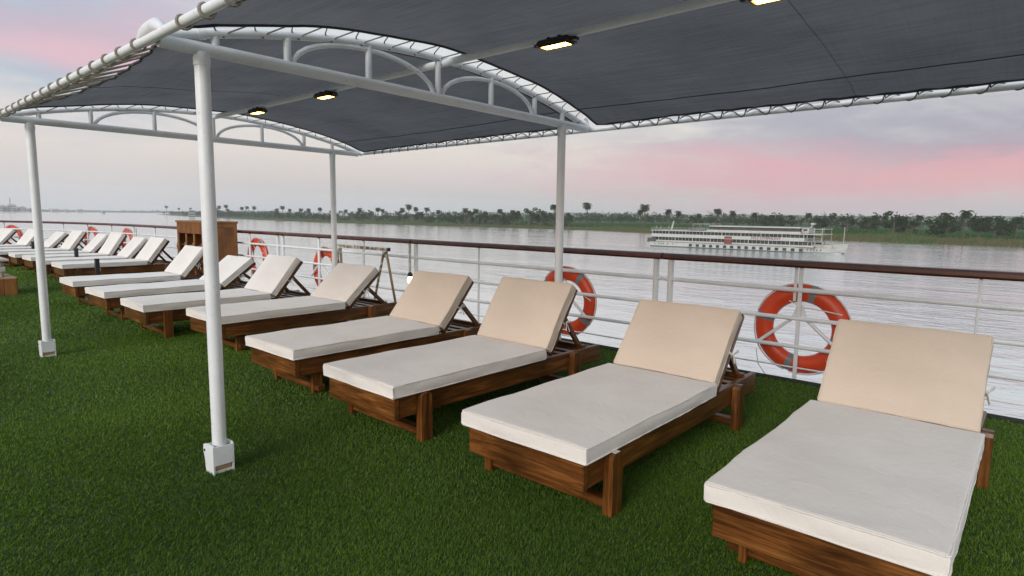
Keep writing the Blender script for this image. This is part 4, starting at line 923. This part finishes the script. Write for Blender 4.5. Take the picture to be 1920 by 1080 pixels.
def lantern(x, y, zt, zb, label):
    root = empty('hanging_lantern', (x, y, zb)); H = zt-zb
    MB().tube([(0, 0, .16), (0, 0, H)], .009, 6).build('hanger', M['peel'], root)
    k = MB(); k.tube([(0, 0, .10), (0, 0, .12), (0, 0, .145), (0, 0, .165)], .03, 10, True, [.034, .04, .03, .012]); k.build('cap', M['bronze'], root)
    k = MB(); k.tube([(0, 0, -.005), (0, 0, .01), (0, 0, .04), (0, 0, .075), (0, 0, .098)], .03, 12, True, [.012, .03, .041, .04, .028]); k.build('glass', M['bulb'], root)
    k = MB()
    for a in range(4): c, s = math.cos(a*1.5708), math.sin(a*1.5708); k.tube([(c*.034, s*.034, .1), (c*.046, s*.046, .05), (c*.02, s*.02, -.005)], .003, 4)
    k.build('cage', M['tan'], root)
    tag(root, label, 'lantern', 'lanterns hung from the handrail')
lantern(5.44, 6.69, 1.0, .45, 'lit lantern hanging from the handrail behind the fourth lounger')
pl = at_x(257, 462, 5.40); lantern(5.40, pl.y, .98, pl.z-.06, 'lit brass lantern on the far railing behind a backrest')
def short_post(x, y, h, label):
    root = empty('black_post', (x, y, 0)); MB().box((0, 0, h/2), (.034, .034, h/2), ch=.004).build('shaft', M['black'], root); MB().box((0, 0, h+.004), (.038, .038, .006), ch=.002).build('cap', M['black'], root)
    MB().box((0, 0, .008), (.06, .06, .008), ch=.002).build('base_plate', M['black'], root)
    k = MB(); k.tube([(.036+.012*0, .05*math.cos(t), h*.62+.03*math.sin(t)) for t in np.linspace(0, 6.0, 14)], .006, 5); k.build('ring', M['tan'], root)
    tag(root, label, 'post', 'short black posts between the far loungers')
short_post(3.33, 13.2, .52, 'short black post in front of the first far-row lounger'); short_post(3.70, 16.17, .57, 'short black post between the second and third far-row loungers'); short_post(3.66, 20.12, .57, 'small black post among the far loungers beside the thin canopy post')
a = Vector((3.95, 12.72, .20)); b = Vector((4.42, 12.5, .03))
k = MB(); k.tube([(0, 0, .17), (.22, -.11, .095), (.47, -.22, .0)], .02, 8, True, [.024, .022, .016]); o = k.build('wooden_stick', M['palewood'], None, (3.95, 12.72, .03)); tag(o, 'pale bare wooden stick propped beside the first far-row lounger', 'stick')
def pedestal():
    root = empty('stone_pedestal', (1.62, 13.2, 0)); 
    for i in range(5): MB().box((-.30+.168*i, -.375, .14), (.082, .02, .138), ch=.004).build('plank', M['cabinet'], root)
    for i in range(4): MB().box((.45, -.27+.19*i, .14), (.02, .092, .138), ch=.004).build('plank', M['cabinet'], root)
    MB().box((.03, 0, .13), (.39, .345, .13)).build('core', M['cabinet_dark'], root); MB().box((.035, 0, .288), (.425, .385, .012), ch=.003).build('ledge', M['palewood'], root)
    for r in range(3):
        for i in range(3): MB().box((-.24+.21*i+(.05 if r % 2 else 0), -.25, .345+.088*r), (.10, .10, .041), ch=.006).build('stone', M['stone'], root)
        for i in range(2): MB().box((.255+(.01 if r % 2 else 0), -.06+.2*i, .345+.088*r), (.085, .095, .041), ch=.006).build('stone', M['stone'], root)
    MB().box((0, 0, .425), (.15, .15, .12)).build('core', M['stone'], root); MB().box((.01, -.02, .585), (.37, .355, .02), ch=.006).build('cap_stone', M['stone'], root)
    tag(root, 'cream stone pedestal on a plank box, cut by the left edge', 'pedestal')
pedestal()

# ------------------------------------------------------------------ haze in the air over the river
def haze():
    m = bpy.data.materials.new('river_haze'); m.use_nodes = True; T = NT(m.node_tree); T.n.clear()
    out = T.new('ShaderNodeOutputMaterial'); pv = T.new('ShaderNodeVolumePrincipled'); pv.inputs['Color'].default_value = (.98, .975, .975, 1); pv.inputs['Density'].default_value = HAZE; pv.inputs['Anisotropy'].default_value = .1
    T.l.new(pv.outputs[0], out.inputs['Volume'])
    k = MB(); k.box((1900, 1850, (ZW-1+165)/2), (3500, 3550, (165-ZW+1)/2)); o = k.build('haze', m); tag(o, kind='stuff')
HAZE = 1.25e-4
haze()
